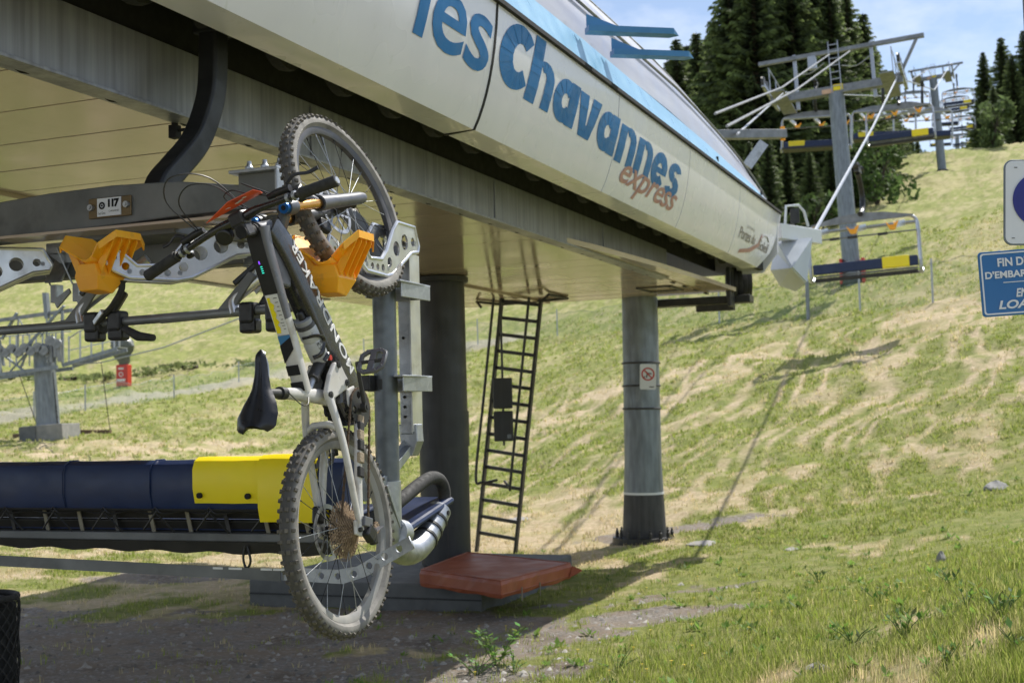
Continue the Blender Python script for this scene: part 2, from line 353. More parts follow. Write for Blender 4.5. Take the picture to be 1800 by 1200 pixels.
def seg_dist(x, y, pts):
    best = np.full(np.shape(x), 1e9)
    for (ax, ay), (bx, by) in zip(pts[:-1], pts[1:]):
        vx, vy = bx-ax, by-ay; t = np.clip(((x-ax)*vx+(y-ay)*vy)/(vx*vx+vy*vy), 0, 1)
        best = np.minimum(best, np.hypot(x-ax-t*vx, y-ay-t*vy))
    return best
TRACK = [(p.x, p.y) for p in (on_ground(-200, 757), on_ground(0, 736), on_ground(200, 708), on_ground(400, 672), on_ground(560, 640), on_ground(760, 618), on_ground(880, 600))]
def masks(x, y):
    """green (0 dry .. 1 lush), bare (gravel), track (pale stone)"""
    s = -(x*NR.x+y*NR.y); t = x*U.x+y*U.y
    g = fbm(x*.16+3, y*.16, 4, 21)
    # streaks running up the fall line
    a = x*math.cos(-.42)+y*math.sin(-.42); b = -x*math.sin(-.42)+y*math.cos(-.42)
    st = fbm(a*1.0+fbm(x*.3, y*.3, 2, 4)*1.4, b*.07, 3, 33)
    st2 = fbm(a*2.6+fbm(x*.8, y*.8, 2, 14)*.8, b*.3, 3, 43)
    fine = fbm(x*2.6, y*2.6, 4, 51); base = .36*g+.40*st+.22*st2+.34*fine
    rl_ = fbm(a*.55+fbm(x*.25, y*.25, 2, 81)*1.6, b*.045, 3, 83); rdg = np.clip(np.exp(-((rl_-.46)/.022)**2)+np.exp(-((rl_-.57)/.020)**2)+np.exp(-((rl_-.35)/.022)**2)+np.exp(-((rl_-.66)/.02)**2), 0, 1)
    brk = np.clip(fbm(x*.45, y*.45, 3, 85)*4-1.1, 0, 1); far = np.interp(y, [14, 22, 35, 60], [0, 1., 1., .6]); base = base+(fbm(x*1.3+9, y*1.3, 3, 71)-.5)*np.interp(y, [6, 16, 24], [.5, .4, 0])
    green = np.clip((base-.602+.02*(1-far))*13+.5, 0, 1)*.92+.05; green = np.clip(green-.95*rdg*brk*np.interp(y, [16, 19], [0, 1]), 0, 1)
    green = np.where(y > 34, np.clip(green*.55+.50, 0, 1), green)
    edge = (fbm(x*.8, y*.8, 4, 61)-.5)*3.4; e2 = (fbm(x*3.1, y*3.1, 3, 62)-.5)*2.2
    bare = 1/(1+np.exp(-((s-3.75)+edge+e2)*4))*1/(1+np.exp(-((12.3-y)+edge*.45+e2+np.clip((-x-2)*.1, 0, 1))*4))
    def blob(cx, cy, rx, ry, k=1.0):
        d = np.sqrt(((x-cx)/rx)**2+((y-cy)/ry)**2)+edge*.35+e2*.5; return np.clip((1.05-d)*2.5, 0, 1)*k
    bare = np.maximum(bare, blob(1.15, 11.0, .75, .5, .9)); bare = np.maximum(bare, blob(.35, 10.3, .55, .35, .8)); bare = np.maximum(bare, blob(1.9, 12.6, .7, .25, .6))
    bare = np.maximum(bare, blob(-4.2, 15.1, 1.0, .4, .7)); bare = np.maximum(bare, blob(2.5, 17.3, 1.6, .4, .8))
    tr = 1/(1+np.exp((seg_dist(x, y, TRACK)-1.3+(edge*.25))*3.2))
    return green, bare, tr
def build_terrain():
    az = np.radians(np.concatenate([np.linspace(-60, -24, 40, endpoint=False), np.linspace(-24, 24, 520), np.linspace(24.4, 60, 40)]))
    dd = np.concatenate([[-25, -8, -2, .5], np.geomspace(2.2, 380, 560)])
    A, D = np.meshgrid(az, dd); X = np.tan(A)*np.maximum(D, 1.0)*1.0; X = np.where(D < 1.0, np.tan(A)*60*(1-(D+25)/26*.9), X); Y = D
    Z = ground(X, Y); n, m = X.shape
    me = bpy.data.meshes.new('ground'); me.vertices.add(n*m); me.vertices.foreach_set('co', np.stack([X, Y, Z], -1).ravel())
    idx = np.arange(n*m).reshape(n, m); q = np.stack([idx[:-1, :-1], idx[:-1, 1:], idx[1:, 1:], idx[1:, :-1]], -1).reshape(-1, 4)
    me.loops.add(q.size); me.polygons.add(len(q)); me.loops.foreach_set('vertex_index', q.ravel()); me.polygons.foreach_set('loop_start', np.arange(0, q.size, 4)); me.polygons.foreach_set('loop_total', np.full(len(q), 4))
    me.polygons.foreach_set('use_smooth', np.ones(len(q), bool)); me.update(calc_edges=True)
    gr, ba, tr = masks(X.ravel(), Y.ravel())
    ca = me.color_attributes.new('ground_mix', 'FLOAT_COLOR', 'POINT'); ca.data.foreach_set('color', np.stack([gr, ba, tr, np.ones(n*m)], -1).ravel())
    return me
def ground_material():
    m = bpy.data.materials.new('meadow_ground'); m.use_nodes = True; t = m.node_tree; b = t.nodes['Principled BSDF']; l = t.links.new
    b.inputs['Roughness'].default_value = .95; b.inputs['Specular IOR Level'].default_value = .15
    at = N(t, 'ShaderNodeAttribute', attribute_name='ground_mix'); sp = N(t, 'ShaderNodeSeparateColor'); l(at.outputs['Color'], sp.inputs[0])
    tc = N(t, 'ShaderNodeTexCoord')
    def noise(sc, det=6, rough=.6, vec=None):
        n = N(t, 'ShaderNodeTexNoise'); n.inputs['Scale'].default_value = sc; n.inputs['Detail'].default_value = det; n.inputs['Roughness'].default_value = rough; l(vec or tc.outputs['Object'], n.inputs['Vector']); return n.outputs['Fac']
    def mr(x, a, c, lo=0., hi=1.):
        n = N(t, 'ShaderNodeMapRange'); n.inputs[1].default_value = a; n.inputs[2].default_value = c; n.inputs[3].default_value = lo; n.inputs[4].default_value = hi; l(x, n.inputs[0]); return n.outputs[0]
    def mix(f, a, c):
        n = N(t, 'ShaderNodeMix', data_type='RGBA'); 
        if hasattr(f, 'links'): l(f, n.inputs[0])
        else: n.inputs[0].default_value = f
        for s, v in ((6, a), (7, c)):
            if isinstance(v, tuple): n.inputs[s].default_value = (*v, 1)
            else: l(v, n.inputs[s])
        return n.outputs[2]
    f1 = mr(noise(14, 8, .7), .35, .65); f2 = mr(noise(3.0, 8, .7), .35, .65)
    dry = mix(f1, (.70, .57, .39), (.46, .36, .21)); dry = mix(mr(noise(1.1, 6), .46, .68), dry, (.38, .34, .15))
    grn = mix(f1, (.215, .255, .062), (.13, .175, .032)); grn = mix(f2, grn, (.31, .32, .10))
    ad = N(t, 'ShaderNodeMath', operation='ADD'); l(sp.outputs[0], ad.inputs[0]); l(mr(noise(5, 8, .75), .3, .7, -.42, .42), ad.inputs[1]); ad.use_clamp = True
    c = mix(ad.outputs[0], dry, grn)
    gravel = mix(mr(noise(26, 8, .8), .35, .65), (.37, .33, .29), (.20, .175, .15)); gravel = mix(mr(noise(2.2, 5), .42, .62), gravel, (.31, .25, .19)); gravel = mix(mr(noise(.9, 7, .75), .52, .66, 0, .75), gravel, (.13, .105, .08))
    vo = N(t, 'ShaderNodeTexVoronoi'); vo.inputs['Scale'].default_value = 32; l(tc.outputs['Object'], vo.inputs['Vector']); vs = N(t, 'ShaderNodeSeparateColor'); l(vo.outputs['Color'], vs.inputs[0])
    gravel = mix(mr(vs.outputs[0], .80, .95, 0, .6), gravel, (.42, .40, .37))
    ab = N(t, 'ShaderNodeMath', operation='ADD'); ab.use_clamp = True; l(sp.outputs[1], ab.inputs[0]); l(mr(noise(9, 8, .7), .3, .7, -.25, .25), ab.inputs[1]); abm = mr(ab.outputs[0], .35, .65)
    c = mix(abm, c, gravel)
    c = mix(mr(sp.outputs[2], .2, .9, 0, .8), c, mix(f1, (.50, .45, .37), (.36, .33, .26)))
    l(c, b.inputs['Base Color'])
    bp = N(t, 'ShaderNodeBump'); bp.inputs['Strength'].default_value = .9; bp.inputs['Distance'].default_value = .06
    h = N(t, 'ShaderNodeMath', operation='ADD'); l(noise(11, 8, .8), h.inputs[0]); l(noise(2.6, 4), h.inputs[1]); l(h.outputs[0], bp.inputs['Height']); l(bp.outputs[0], b.inputs['Normal'])
    return m
GROUNDM = ground_material(); me = build_terrain(); me.materials.append(GROUNDM)
struct(mkobj('ground', me), 'alpine meadow of green and straw-dry grass rising from a gravel apron to the ridge')

# grass, small plants -------------------------------------------------
def blade_material(name):
    m = bpy.data.materials.new(name); m.use_nodes = True; t = m.node_tree; b = t.nodes['Principled BSDF']; l = t.links.new
    at = N(t, 'ShaderNodeAttribute', attribute_name='tint'); l(at.outputs['Color'], b.inputs['Base Color']); b.inputs['Roughness'].default_value = .6; b.inputs['Specular IOR Level'].default_value = .25
    tr = N(t, 'ShaderNodeBsdfTranslucent'); l(at.outputs['Color'], tr.inputs[0]); mx = N(t, 'ShaderNodeMixShader'); mx.inputs[0].default_value = .48
    l(b.outputs[0], mx.inputs[1]); l(tr.outputs[0], mx.inputs[2]); l(mx.outputs[0], t.nodes['Material Output'].inputs[0]); return m
BLADE = blade_material('grass_blades')
def tri_mesh(name, V, F, C=None, m=None):
    me = bpy.data.meshes.new(name); me.vertices.add(len(V)); me.vertices.foreach_set('co', V.ravel()); k = F.shape[1]
    me.loops.add(F.size); me.polygons.add(len(F)); me.loops.foreach_set('vertex_index', F.ravel()); me.polygons.foreach_set('loop_start', np.arange(0, F.size, k)); me.polygons.foreach_set('loop_total', np.full(len(F), k)); me.update(calc_edges=True)
    if C is not None:
        ca = me.color_attributes.new('tint', 'FLOAT_COLOR', 'POINT'); ca.data.foreach_set('color', C.ravel())
    if m: me.materials.append(m)
    return me
def blades(name, n, ymin, ymax, pxl, pxr, hgt, wid, bias, per=4, keep=None):
    inv = RNG.rand(n); Y = 1/(1/ymin+(1/ymax-1/ymin)*inv) if bias == 1 else ymin*(ymax/ymin)**inv
    px = RNG.uniform(pxl, pxr, n); X = (px-900)/FPX*Y
    g, ba, tr = masks(X, Y); dens = (.22+.78*g)*(1-.93*np.clip(ba*1.3, 0, 1))*(1-tr); k = RNG.rand(n) < dens*np.clip(-.35+2.3*fbm(X*1.6, Y*1.6, 3, 77), 0, 1)
    X, Y, g = X[k], Y[k], g[k]; n = len(X); n2 = n*per
    X = np.repeat(X, per)+RNG.randn(n2)*.018*(1+Y.repeat(per)*.04); Y = np.repeat(Y, per)+RNG.randn(n2)*.02*(1+Y.repeat(per)*.05); g = np.repeat(g, per)
    Z = ground(X, Y)-.006; h = hgt(Y)*RNG.uniform(.45, 1.35, n2)*(.7+.6*fbm(X*.9, Y*.9, 2, 91)); a = RNG.uniform(0, 2*PI, n2); ln = RNG.uniform(.1, .75, n2)*h; w = wid(Y)*RNG.uniform(.6, 1.3, n2)
    fa = a+PI/2+RNG.randn(n2)*.4; dx = np.cos(fa)*w/2; dy = np.sin(fa)*w/2; lx = np.cos(a)*ln; ly = np.sin(a)*ln
    P = np.stack([np.stack([X-dx, Y-dy, Z], -1), np.stack([X+dx, Y+dy, Z], -1), np.stack([X+lx*.35+dx*.7, Y+ly*.35+dy*.7, Z+h*.6], -1), np.stack([X+lx*.35-dx*.7, Y+ly*.35-dy*.7, Z+h*.6], -1), np.stack([X+lx, Y+ly, Z+h], -1)], 1)
    i = np.arange(n2)*5; F = np.concatenate([np.stack([i, i+1, i+2], -1), np.stack([i, i+2, i+3], -1), np.stack([i+3, i+2, i+4], -1)])
    dry = np.array([.66, .54, .32]); gr = np.array([.185, .265, .036]); gr2 = np.array([.38, .42, .095])
    f = np.clip(g+RNG.randn(n2)*.28, 0, 1)[:, None]; r = RNG.rand(n2)[:, None]; C = dry*(1-f)+(gr*r+gr2*(1-r))*f; C = C*RNG.uniform(.75, 1.25, n2)[:, None]
    C = np.repeat(np.concatenate([C, np.ones((n2, 1))], 1)[:, None], 5, 1).reshape(-1, 4)
    o = mkobj('grass', tri_mesh(name, P.reshape(-1, 3), F, C, BLADE)); return o
o = blades('grass', 50000, 4.6, 15, -120, 1950, lambda y: np.interp(y, [5, 9, 12, 18], [.085, .06, .045, .05]), lambda y: np.interp(y, [5, 10, 16], [.0045, .007, .010]), 1, 5)
tag(o, 'short green and straw-coloured grass blades on the near meadow below the station', 'grass', kind='stuff')
o = blades('grass', 60000, 15, 62, -120, 1950, lambda y: np.interp(y, [15, 30, 60], [.045, .07, .11]), lambda y: np.interp(y, [15, 30, 60], [.012, .028, .06]), 1, 4)
tag(o, 'tufted mountain grass on the slope behind the steel columns', 'grass', kind='stuff')

# ------------------------------------------------------------------ spruces
def spruce_meshes(seed, H=22.0):
    r = np.random.RandomState(seed); R = H*r.uniform(.19, .25)
    V = []; C = []
    z = H*.05
    while z < H*.985:
        f = 1-z/H; Rl = R*min(1, (f**.72)*1.05+.02)*r.uniform(.68, 1.18); nb = int(6+7*f+r.randint(0, 3)); a0 = r.uniform(0, 2*PI)
        for k in range(nb):
            a = a0+2*PI*k/nb+r.uniform(-.35, .35); Lb = Rl*r.uniform(.65, 1.15); ns = max(3, int(Lb/.20)); dr = r.uniform(.15, .5); bc = r.uniform(.65, 1.4)
            for q in range(ns):
                t = (q+.6)/ns; rad = Lb*t; zz = z-dr*Lb*t+.28*Lb*t*t; sw = (.34*(1-t)+.17)*r.uniform(.7, 1.3)*(.45+.55*min(1, Lb/1.5)); hg = r.uniform(.22, .55)*(.5+.5*min(1, Lb/1.5))
                ca, sa = math.cos(a), math.sin(a); cx, cy = rad*ca, rad*sa; tl = r.uniform(-.6, .6)
                for sgn in (-1, 1):
                    ex = -sa*sw*sgn+ca*.16; ey = ca*sw*sgn+sa*.16
                    p0 = (cx-ca*.10, cy-sa*.10, zz+.05); p1 = (cx+ca*.20, cy+sa*.20, zz-.04); p2 = (cx+ex+ca*.12, cy+ey+sa*.12, zz-hg*.75); p3 = (cx+ex*.55-ca*.08, cy+ey*.55-sa*.08, zz-hg*.45+tl*.06)
                    V += [p0, p1, p2, p3]
                    c = r.uniform(.5, 1.5)*bc; tip = (.55+.75*t); gcol = (.098*c*tip, .130*c*tip, .055*c)
                    C += [(*gcol, 1)]*4
        z += .27+.18*f
    V = np.array(V, float); F = np.arange(len(V)).reshape(-1, 4)
    trk = MB().lathe([(H*.016, -1.5), (H*.013, H*.3), (H*.006, H*.8), (.02, H*.99)], 8)
    return V, F, np.array(C), trk
NEEDLE = blade_material('spruce_needles'); BARK = mat('spruce_bark', (.09, .07, .055), (.05, .04, .03), rough=.9, scale=12, bump=.4)
SPR = []
for sd_ in range(4):
    V_, F_, C_, trk = spruce_meshes(100+sd_); SPR.append((tri_mesh('crown', V_, F_, C_, NEEDLE), trk.mesh('trunk', BARK)))
def spruce(px, pyb, Y, H, label, group, k):
    p = atY(px, pyb, Y); x = p.x; z = gz(x, Y)
    r = thing('spruce_tree', label, 'tree', (x, Y, z-.3), RNG.uniform(0, 6.28), group); s = H/22.0; r.scale = (s*RNG.uniform(.9, 1.15), s*RNG.uniform(.9, 1.15), s)
    mkobj('crown', SPR[k % 4][0], r); mkobj('trunk', SPR[k % 4][1], r)
def top_H(px, top, Y):
    p = atY(px, top, Y); return p.z-gz(p.x, Y)+.3
front = [(1196, 62, 96), (1232, 52, 100), (1262, 30, 94), (1292, -60, 90), (1335, -95, 88), (1368, -70, 92), (1402, -110, 90), (1438, -85, 94), (1470, -40, 92), (1500, -20, 96), (1528, 12, 99)]
fl = ['first spruce beside the station roof, leftmost of the front row', 'second spruce from the left, just above the end of the blue brackets', 'third spruce from the left in the dark front row', 'tall spruce rising out of frame over the roof end, fourth from the left', 'tall spruce with its top out of frame, fifth from the left', 'sixth spruce from the left, behind the left end of the tower gantry',
 'seventh spruce from the left, tallest of the dark wood', 'eighth spruce from the left, just left of the big tower mast', 'spruce standing directly behind the big tower mast', 'spruce directly right of the big tower mast', 'right edge spruce of the dark wood against the sky']
for k, (px, tp, Y) in enumerate(front): spruce(px, 300, Y, top_H(px, tp, Y), fl[k], 'spruces of the wood behind the station', k)
back = [(1180, 100, 120), (1214, 72, 124), (1248, 60, 120), (1280, 10, 112), (1312, -30, 112), (1352, -60, 115), (1386, -80, 112), (1420, -60, 116), (1455, -60, 113), (1486, -10, 118), (1515, 40, 120), (1545, 78, 124), (1562, 120, 128), (1578, 165, 132)]
for k, (px, tp, Y) in enumerate(back): spruce(px, 290, Y, top_H(px, tp, Y), 'spruce in the second row of the dark wood, %s from its left edge' % ['first', 'second', 'third', 'fourth', 'fifth', 'sixth', 'seventh', 'eighth', 'ninth', 'tenth', 'eleventh', 'twelfth', 'thirteenth', 'last'][k], 'back row spruces ' + ('left' if k < 4 else 'middle' if k < 10 else 'right'), k+1)
low = [(1320, 245, 80), (1352, 232, 78), (1385, 250, 82), (1425, 262, 80), (1462, 245, 84), (1500, 240, 86), (1535, 262, 88), (1548, 225, 92)]
lowl = ['leftmost short young spruce at the foot of the dark wood', 'second short young spruce from the left at the wood foot', 'third short young spruce from the left at the wood foot', 'young spruce just left of the big tower mast foot of the wood', 'young spruce directly behind the upper part of the big mast', 'young spruce just right of the big mast', 'young spruce near the bright green bush', 'rightmost young spruce at the edge of the dark wood']
for k, (px, tp, Y) in enumerate(low): spruce(px, 340, Y, top_H(px, tp, Y), lowl[k], 'young spruces at the foot of the wood', k+2)
right = [(1735, 88, 150), (1750, 150, 138), (1768, 62, 146), (1786, 92, 140), (1808, 45, 142), (1822, 60, 146), (1840, 30, 150), (1725, 170, 160)]
rl = ['left pointed spruce of the right-hand group on the ridge', 'shorter spruce in front within the right-hand group on the ridge', 'tallest spruce of the right-hand group against the sky', 'spruce right of the tallest one in the ridge group', 'spruce cut by the right picture edge on the ridge', 'spruce beyond the right picture edge on the ridge', 'outermost spruce of the ridge group', 'small spruce at the left foot of the ridge group']
for k, (px, tp, Y) in enumerate(right): spruce(px, 255, Y, top_H(px, tp, Y), rl[k], 'spruces on the ridge at right', k)
far = [(1590, 222, 185), (1602, 236, 190), (1613, 244, 195), (1626, 262, 200), (1640, 264, 200)]
for k, (px, tp, Y) in enumerate(far): spruce(px, 268, Y, max(3, top_H(px, tp, Y)), 'tiny far spruce on the ridge line, %s from the left' % ['first', 'second', 'third', 'fourth', 'fifth'][k], 'far spruces on the ridge', k)
# pale broadleaf bushes
def bush(px, py, Y, R, H, colr, label, name='leafy_bush', n=900, leaf=.13):
    p = atY(px, py, Y); z = gz(p.x, Y); u1 = RNG.randn(n, 3); u1 /= np.linalg.norm(u1, axis=1)[:, None]; rr = RNG.uniform(.35, 1, n)[:, None]**.5
    q8 = RNG.uniform(-.75, .75, (9, 3)); q8[:, 2] = RNG.uniform(-.8, .7, 9); pick = RNG.randint(0, 9, n); lsz = RNG.uniform(.28, .6, 9)[pick][:, None]; c = (q8[pick]+u1*rr*lsz)*np.array([R, R, H/2])+np.array([0, 0, H/2])
    a = RNG.randn(n, 3)*leaf; b = RNG.randn(n, 3)*leaf; V = np.stack([c-a*.5, c+b*.5, c+a*.5, c-b*.5], 1).reshape(-1, 3); F = np.arange(4*n).reshape(-1, 4)
    C = np.repeat(np.array(colr)[None]*RNG.uniform(.6, 1.4, n)[:, None], 4, 0); C = np.concatenate([C, np.ones((len(C), 1))], 1)
    r = thing(name, label, 'bush', (p.x, Y, z), 0); mkobj('foliage', tri_mesh('foliage', V, F, C, BLADE), r)
    s = MB()
    for k in range(5): s.tube([(0, 0, -.1), (RNG.uniform(-.3, .3)*R, RNG.uniform(-.3, .3)*R, H*.3), (RNG.uniform(-.6, .6)*R, RNG.uniform(-.6, .6)*R, H*.7)], [.05*R, .03*R, .01*R], 6)
    s.obj('stem', BARK, r)
bush(1747, 240, 128, 1.9, 5.2, (.13, .18, .07), 'pale green broadleaf tree in front of the ridge spruces', n=900, leaf=.3)
bush(1540, 300, 84, 2.0, 4.6, (.08, .13, .04), 'bright green bush at the right foot of the dark wood', n=1100, leaf=.24)
bush(1440, 350, 74, 1.3, 2.2, (.07, .11, .035), 'green bush below the wood beside the big tower mast', n=700, leaf=.2)
for k, (px, Y, R, H, lab) in enumerate([(25, 66, 2.0, .45, 'leftmost low scrub patch above the gravel track'), (120, 64, 2.2, .4, 'low scrub patch behind the left lift mast'), (185, 62, .9, .6, 'small scrub patch just left of the red padded post'), (262, 63, 1.2, .6, 'small scrub patch just right of the red padded post'),
    (330, 64, 2.0, .4, 'flat scrub patch beyond the track behind the saddle'), (440, 66, 2.2, .5, 'scrub patch beyond the track left of the bicycle frame'), (860, 100, 5, .9, 'green scrub strip seen right of the dark station column'), (960, 104, 6, 1.0, 'green scrub strip seen behind the ladder top'), (1060, 108, 6, .9, 'green scrub strip left of the light grey column'), (1180, 112, 6, 1.0, 'green scrub strip right of the light grey column')]):
    bush(px, 640, Y, R, H*.7, (.20, .24, .09), lab, name='scrub_patch', n=170, leaf=.13 if k < 6 else .32)

# ================================================================== STATION (local X = -s, local Y = t)
def L3(s, t, z): return Vector((-s, t, z))
station = thing('lift_station', 'long chairlift station with white lettered fascia and beige underside on steel columns', 'lift station', (0, 0, 0), ROTZ)
ZU = 3.30
# soffit panels, each a sheet with its own edges
T0, T1_ = -2.0, 16.3
def soffit_panel(t0, t1, s0, s1, tilt=0.0):
    m = MB(); g = .007; x0, x1 = -s1+g, -s0-g
    z = ZU; vs = [(x0, t0+g, z+tilt), (x1, t0+g, z+tilt), (x1, t1-g, z-tilt), (x0, t1-g, z-tilt)]
    vs += [(a, b, c+.03) for a, b, c in vs]
    m.add(vs, [(0, 1, 2, 3), (7, 6, 5, 4), (0, 4, 5, 1), (1, 5, 6, 2), (2, 6, 7, 3), (3, 7, 4, 0)])
    return m
tt = T0; k = 0
while tt < T1_-.01:
    t1 = min(tt+.552, T1_)
    r = random.Random(k)
    soffit_panel(tt, t1, 3.74, 5.90, r.uniform(-.0012, .0012)).obj('soffit_panel', UNDER, station)
    soffit_panel(tt, t1, 6.02, 8.10, r.uniform(-.0012, .0012)).obj('soffit_panel', UNDER, station)
    if k > 2:
        MB().loft([[L3(3.755, t1-.05+r.uniform(-.03, .03), ZU-.006), L3(3.775, t1-.03, ZU-.012), L3(3.80, t1-.055, ZU-.004)], [L3(3.76, t1+.03, ZU-.010), L3(3.785, t1+.02, ZU-.016), L3(3.81, t1+.025, ZU-.006)], [L3(3.757, t1+.07+r.uniform(0, .08), ZU-.006), L3(3.772, t1+.09, ZU-.010), L3(3.79, t1+.075, ZU-.004)]], smooth=False).obj('joint_clip', BLACK, station)
    tt = t1; k += 1
MB().box(L3(5.9, 7.15, ZU+.045), (4.4, 18.3, .02)).obj('soffit_backing', BLACK, station)
MB().box(L3(5.96, 7.1, ZU-.004), (.105, 18.2, .04)).obj('soffit_joint_rail', UNDER, station, bevel=.004)
# nose of the soffit beyond the girder, towards the fascia end
nose = MB(); poly = [(3.73, 10.3), (3.73, 16.3), (3.40, 16.3), (3.42, 15.2), (3.5, 13.0), (3.62, 11.2)]
nose.prism([(-a, b) for a, b in poly], .05, Matrix.Translation((0, 0, ZU+.03))).obj('soffit_nose_panel', UNDER, station)
hatch = MB(); 
for (c, d) in ((L3(3.92, 15.25, ZU-.006), (.04, .62, .016)), (L3(4.32, 15.25, ZU-.006), (.04, .62, .016)), (L3(4.12, 14.96, ZU-.006), (.44, .04, .016)), (L3(4.12, 15.54, ZU-.006), (.44, .04, .016))): hatch.box(c, d)
hatch.obj('hatch_frame', LADM, station)
# girders
def girder(s0, name='girder', sgn=-1, h=.31):
    g = MB(); t0, t1 = -2.2, 14.0
    g.box(L3(s0, (t0+t1)/2, ZU+h/2), (.014, t1-t0, h)); g.box(L3(s0-sgn*.04, (t0+t1)/2, ZU-.004), (.13, t1-t0, .016)); g.box(L3(s0-sgn*.05, (t0+t1)/2, ZU+h), (.11, t1-t0, .014))
    o = g.obj(name, GIRD, station, bevel=.002)
    t = t0+.35
    while t < t1:
        MB().box(L3(s0-.012, t, ZU+h/2), (.008, .02, h-.03)).obj('stiffener', GIRD, o); t += 2.7
    return o
girder(3.70)
girder(8.14, sgn=1)
# black slot with the dark running-gear space above
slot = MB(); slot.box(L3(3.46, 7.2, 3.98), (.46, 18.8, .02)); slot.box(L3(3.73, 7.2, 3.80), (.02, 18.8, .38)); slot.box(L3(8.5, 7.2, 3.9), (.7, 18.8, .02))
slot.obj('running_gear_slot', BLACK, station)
rail = MB(); rail.tube([L3(3.34, -2, 3.86), L3(3.34, 16, 3.86)], .035, 8); rail.tube([L3(3.56, -2, 3.90), L3(3.56, 16, 3.90)], .03, 8); rail.obj('guide_rail', COLD, station)
# rubber drive tyres above the slot, one by one
ty = MB().lathe([(.16, -.035), (.20, -.03), (.205, 0), (.20, .03), (.16, .035)], 20, Matrix.Rotation(PI/2, 4, 'Y')).mesh('drive_tyre', RUBB)
for i in range(26):
    o = mkobj('drive_tyre', ty, station); o.location = L3(3.46, .8+i*.6, 3.82)
# fascia
def fs(z): return float(np.interp(z, [3.555, 3.62, 3.70, 3.77, 3.85, 3.95, 4.05, 4.18, 4.31], [3.045, 3.012, 2.980, 2.957, 2.935, 2.913, 2.896, 2.880, 2.87]))
JT = [slat(870, 60, 2.89)[0], slat(1085, 180, 2.89)[0], slat(1211, 290, 2.89)[0], slat(1300, 360, 2.89)[0]]
TE = slat(1368, 400, 2.89)[0]
edges = [-2.0, 1.2, JT[0]-(JT[1]-JT[0])*1.15, JT[0], JT[1], JT[2], JT[3], TE]
ZS = [3.555, 3.62, 3.70, 3.77, 3.85, 3.95, 4.05, 4.18, 4.31]
def end_t(z): return TE+np.interp(z, [3.545, 3.8, 4.1, 4.31], [-.75, -.25, 0, .12])
for i in range(len(edges)-1):
    a, b = edges[i]+.008, edges[i+1]-.008; last = i == len(edges)-2; m = MB(); ring = []
    nseg = 6; secs = []
    for q in range(nseg+1):
        f = q/nseg; sec = []
        for z in ZS:
            tb = (end_t(z) if last else b); sec.append(L3(fs(z), a+(tb-a)*f, z))
        tb = end_t(3.55) if last else b; tq = a+(tb-a)*f
        inner = 3.235 if tq < 13 else 3.235-.0*tq
        sec += [L3(fs(4.31)+.04, a+((end_t(4.31) if last else b)-a)*f, 4.31)]+[L3(fs(z)+.04, a+((end_t(z) if last else b)-a)*f, z) for z in (4.05, 3.8, 3.62)]+[L3(inner, tq, 3.60), L3(inner, tq, 3.548), L3((inner+3.045)/2, tq, 3.5505)]
        secs.append(sec)
    m.loft(secs, smooth=True)
    m.obj('fascia_panel', FASC, station)
# dark joint filler behind the panel gaps
jf = MB(); jf.box(L3(3.12, 7.2, 3.93), (.06, 19, .70)); jf.obj('fascia_backing', BLACK, station)
seam = MB().box(L3(2.865, (TE-2)/2, 4.325), (.05, TE+2.1, .03)); seam.obj('black_roof_seal', BLACK, station)
endp = MB(); endp.prism([(-8.9, 3.55), (-3.1, 3.55), (-2.90, 3.8), (-2.87, 4.30), (-8.9, 4.30)], .05, Matrix.Translation((0, TE-.05, 0)) @ Matrix.Rotation(PI/2, 4, 'X')); endp.obj('end_wall', FASC, station)
farf = MB(); farf.box(L3(8.95, 7.2, 3.9), (.08, 19, .75)); farf.obj('far_fascia', FASC, station)
# fascia joints in the photo: thin black gaskets between panels
for jt in JT[:1]:
    g = MB(); secs = []
    for z in ZS[::-1]: secs.append([L3(fs(z)-.004, jt-.014, z), L3(fs(z)-.004, jt+.014, z), L3(fs(z)+.03, jt+.014, z), L3(fs(z)+.03, jt-.014, z)])
    secs.append([L3(3.24, jt-.014, 3.54), L3(3.24, jt+.014, 3.54), L3(3.24, jt+.014, 3.57), L3(3.24, jt-.014, 3.57)])
    g.loft(secs, smooth=False).obj('black_gasket', BLACK, station)
# blue flashing and roof
flz = MB(); flz.loft([[L3(2.865, t, 4.345), L3(2.96, t, 4.345+hh), L3(3.0, t, 4.345+hh), L3(2.91, t, 4.345)] for t, hh in ((-2, .27), (9, .26), (13.0, .22), (15.5, .15), (TE+.1, .05))], smooth=False).obj('blue_roof_flashing', BLUET, station)
for q in (2.5, 6.0, 13.2, 15.6): MB().box(L3(2.90, q, 4.43), (.02, .03, .05)).obj('fixing_hole', BLACK, station)
roofp = MB(); secs = []
for t in np.concatenate([np.arange(-2, 12.4, .9), np.linspace(12.6, TE, 16)]):
    e = 1.38*math.sqrt(max(0.0, 1-(max(0, t-12.6)/(TE+.05-12.6))**2)); zb = 4.60-np.interp(t, [12, TE], [0, .20]); ring = []
    for k in range(33):
        a = PI*k/32; wv = .030*math.sin(k*2.9+1.3*math.sin(t*.35))*math.sin(a)+.016*math.sin(k*5.3); ring.append(L3(5.9-2.93*math.cos(a)*(1), t, zb+e*math.sin(a)**.9+wv*min(1, e)))
    secs.append(ring)
roofp.loft(secs, smooth=True).obj('ribbed_vinyl_roof', VINYL, station)
rbm = MB()
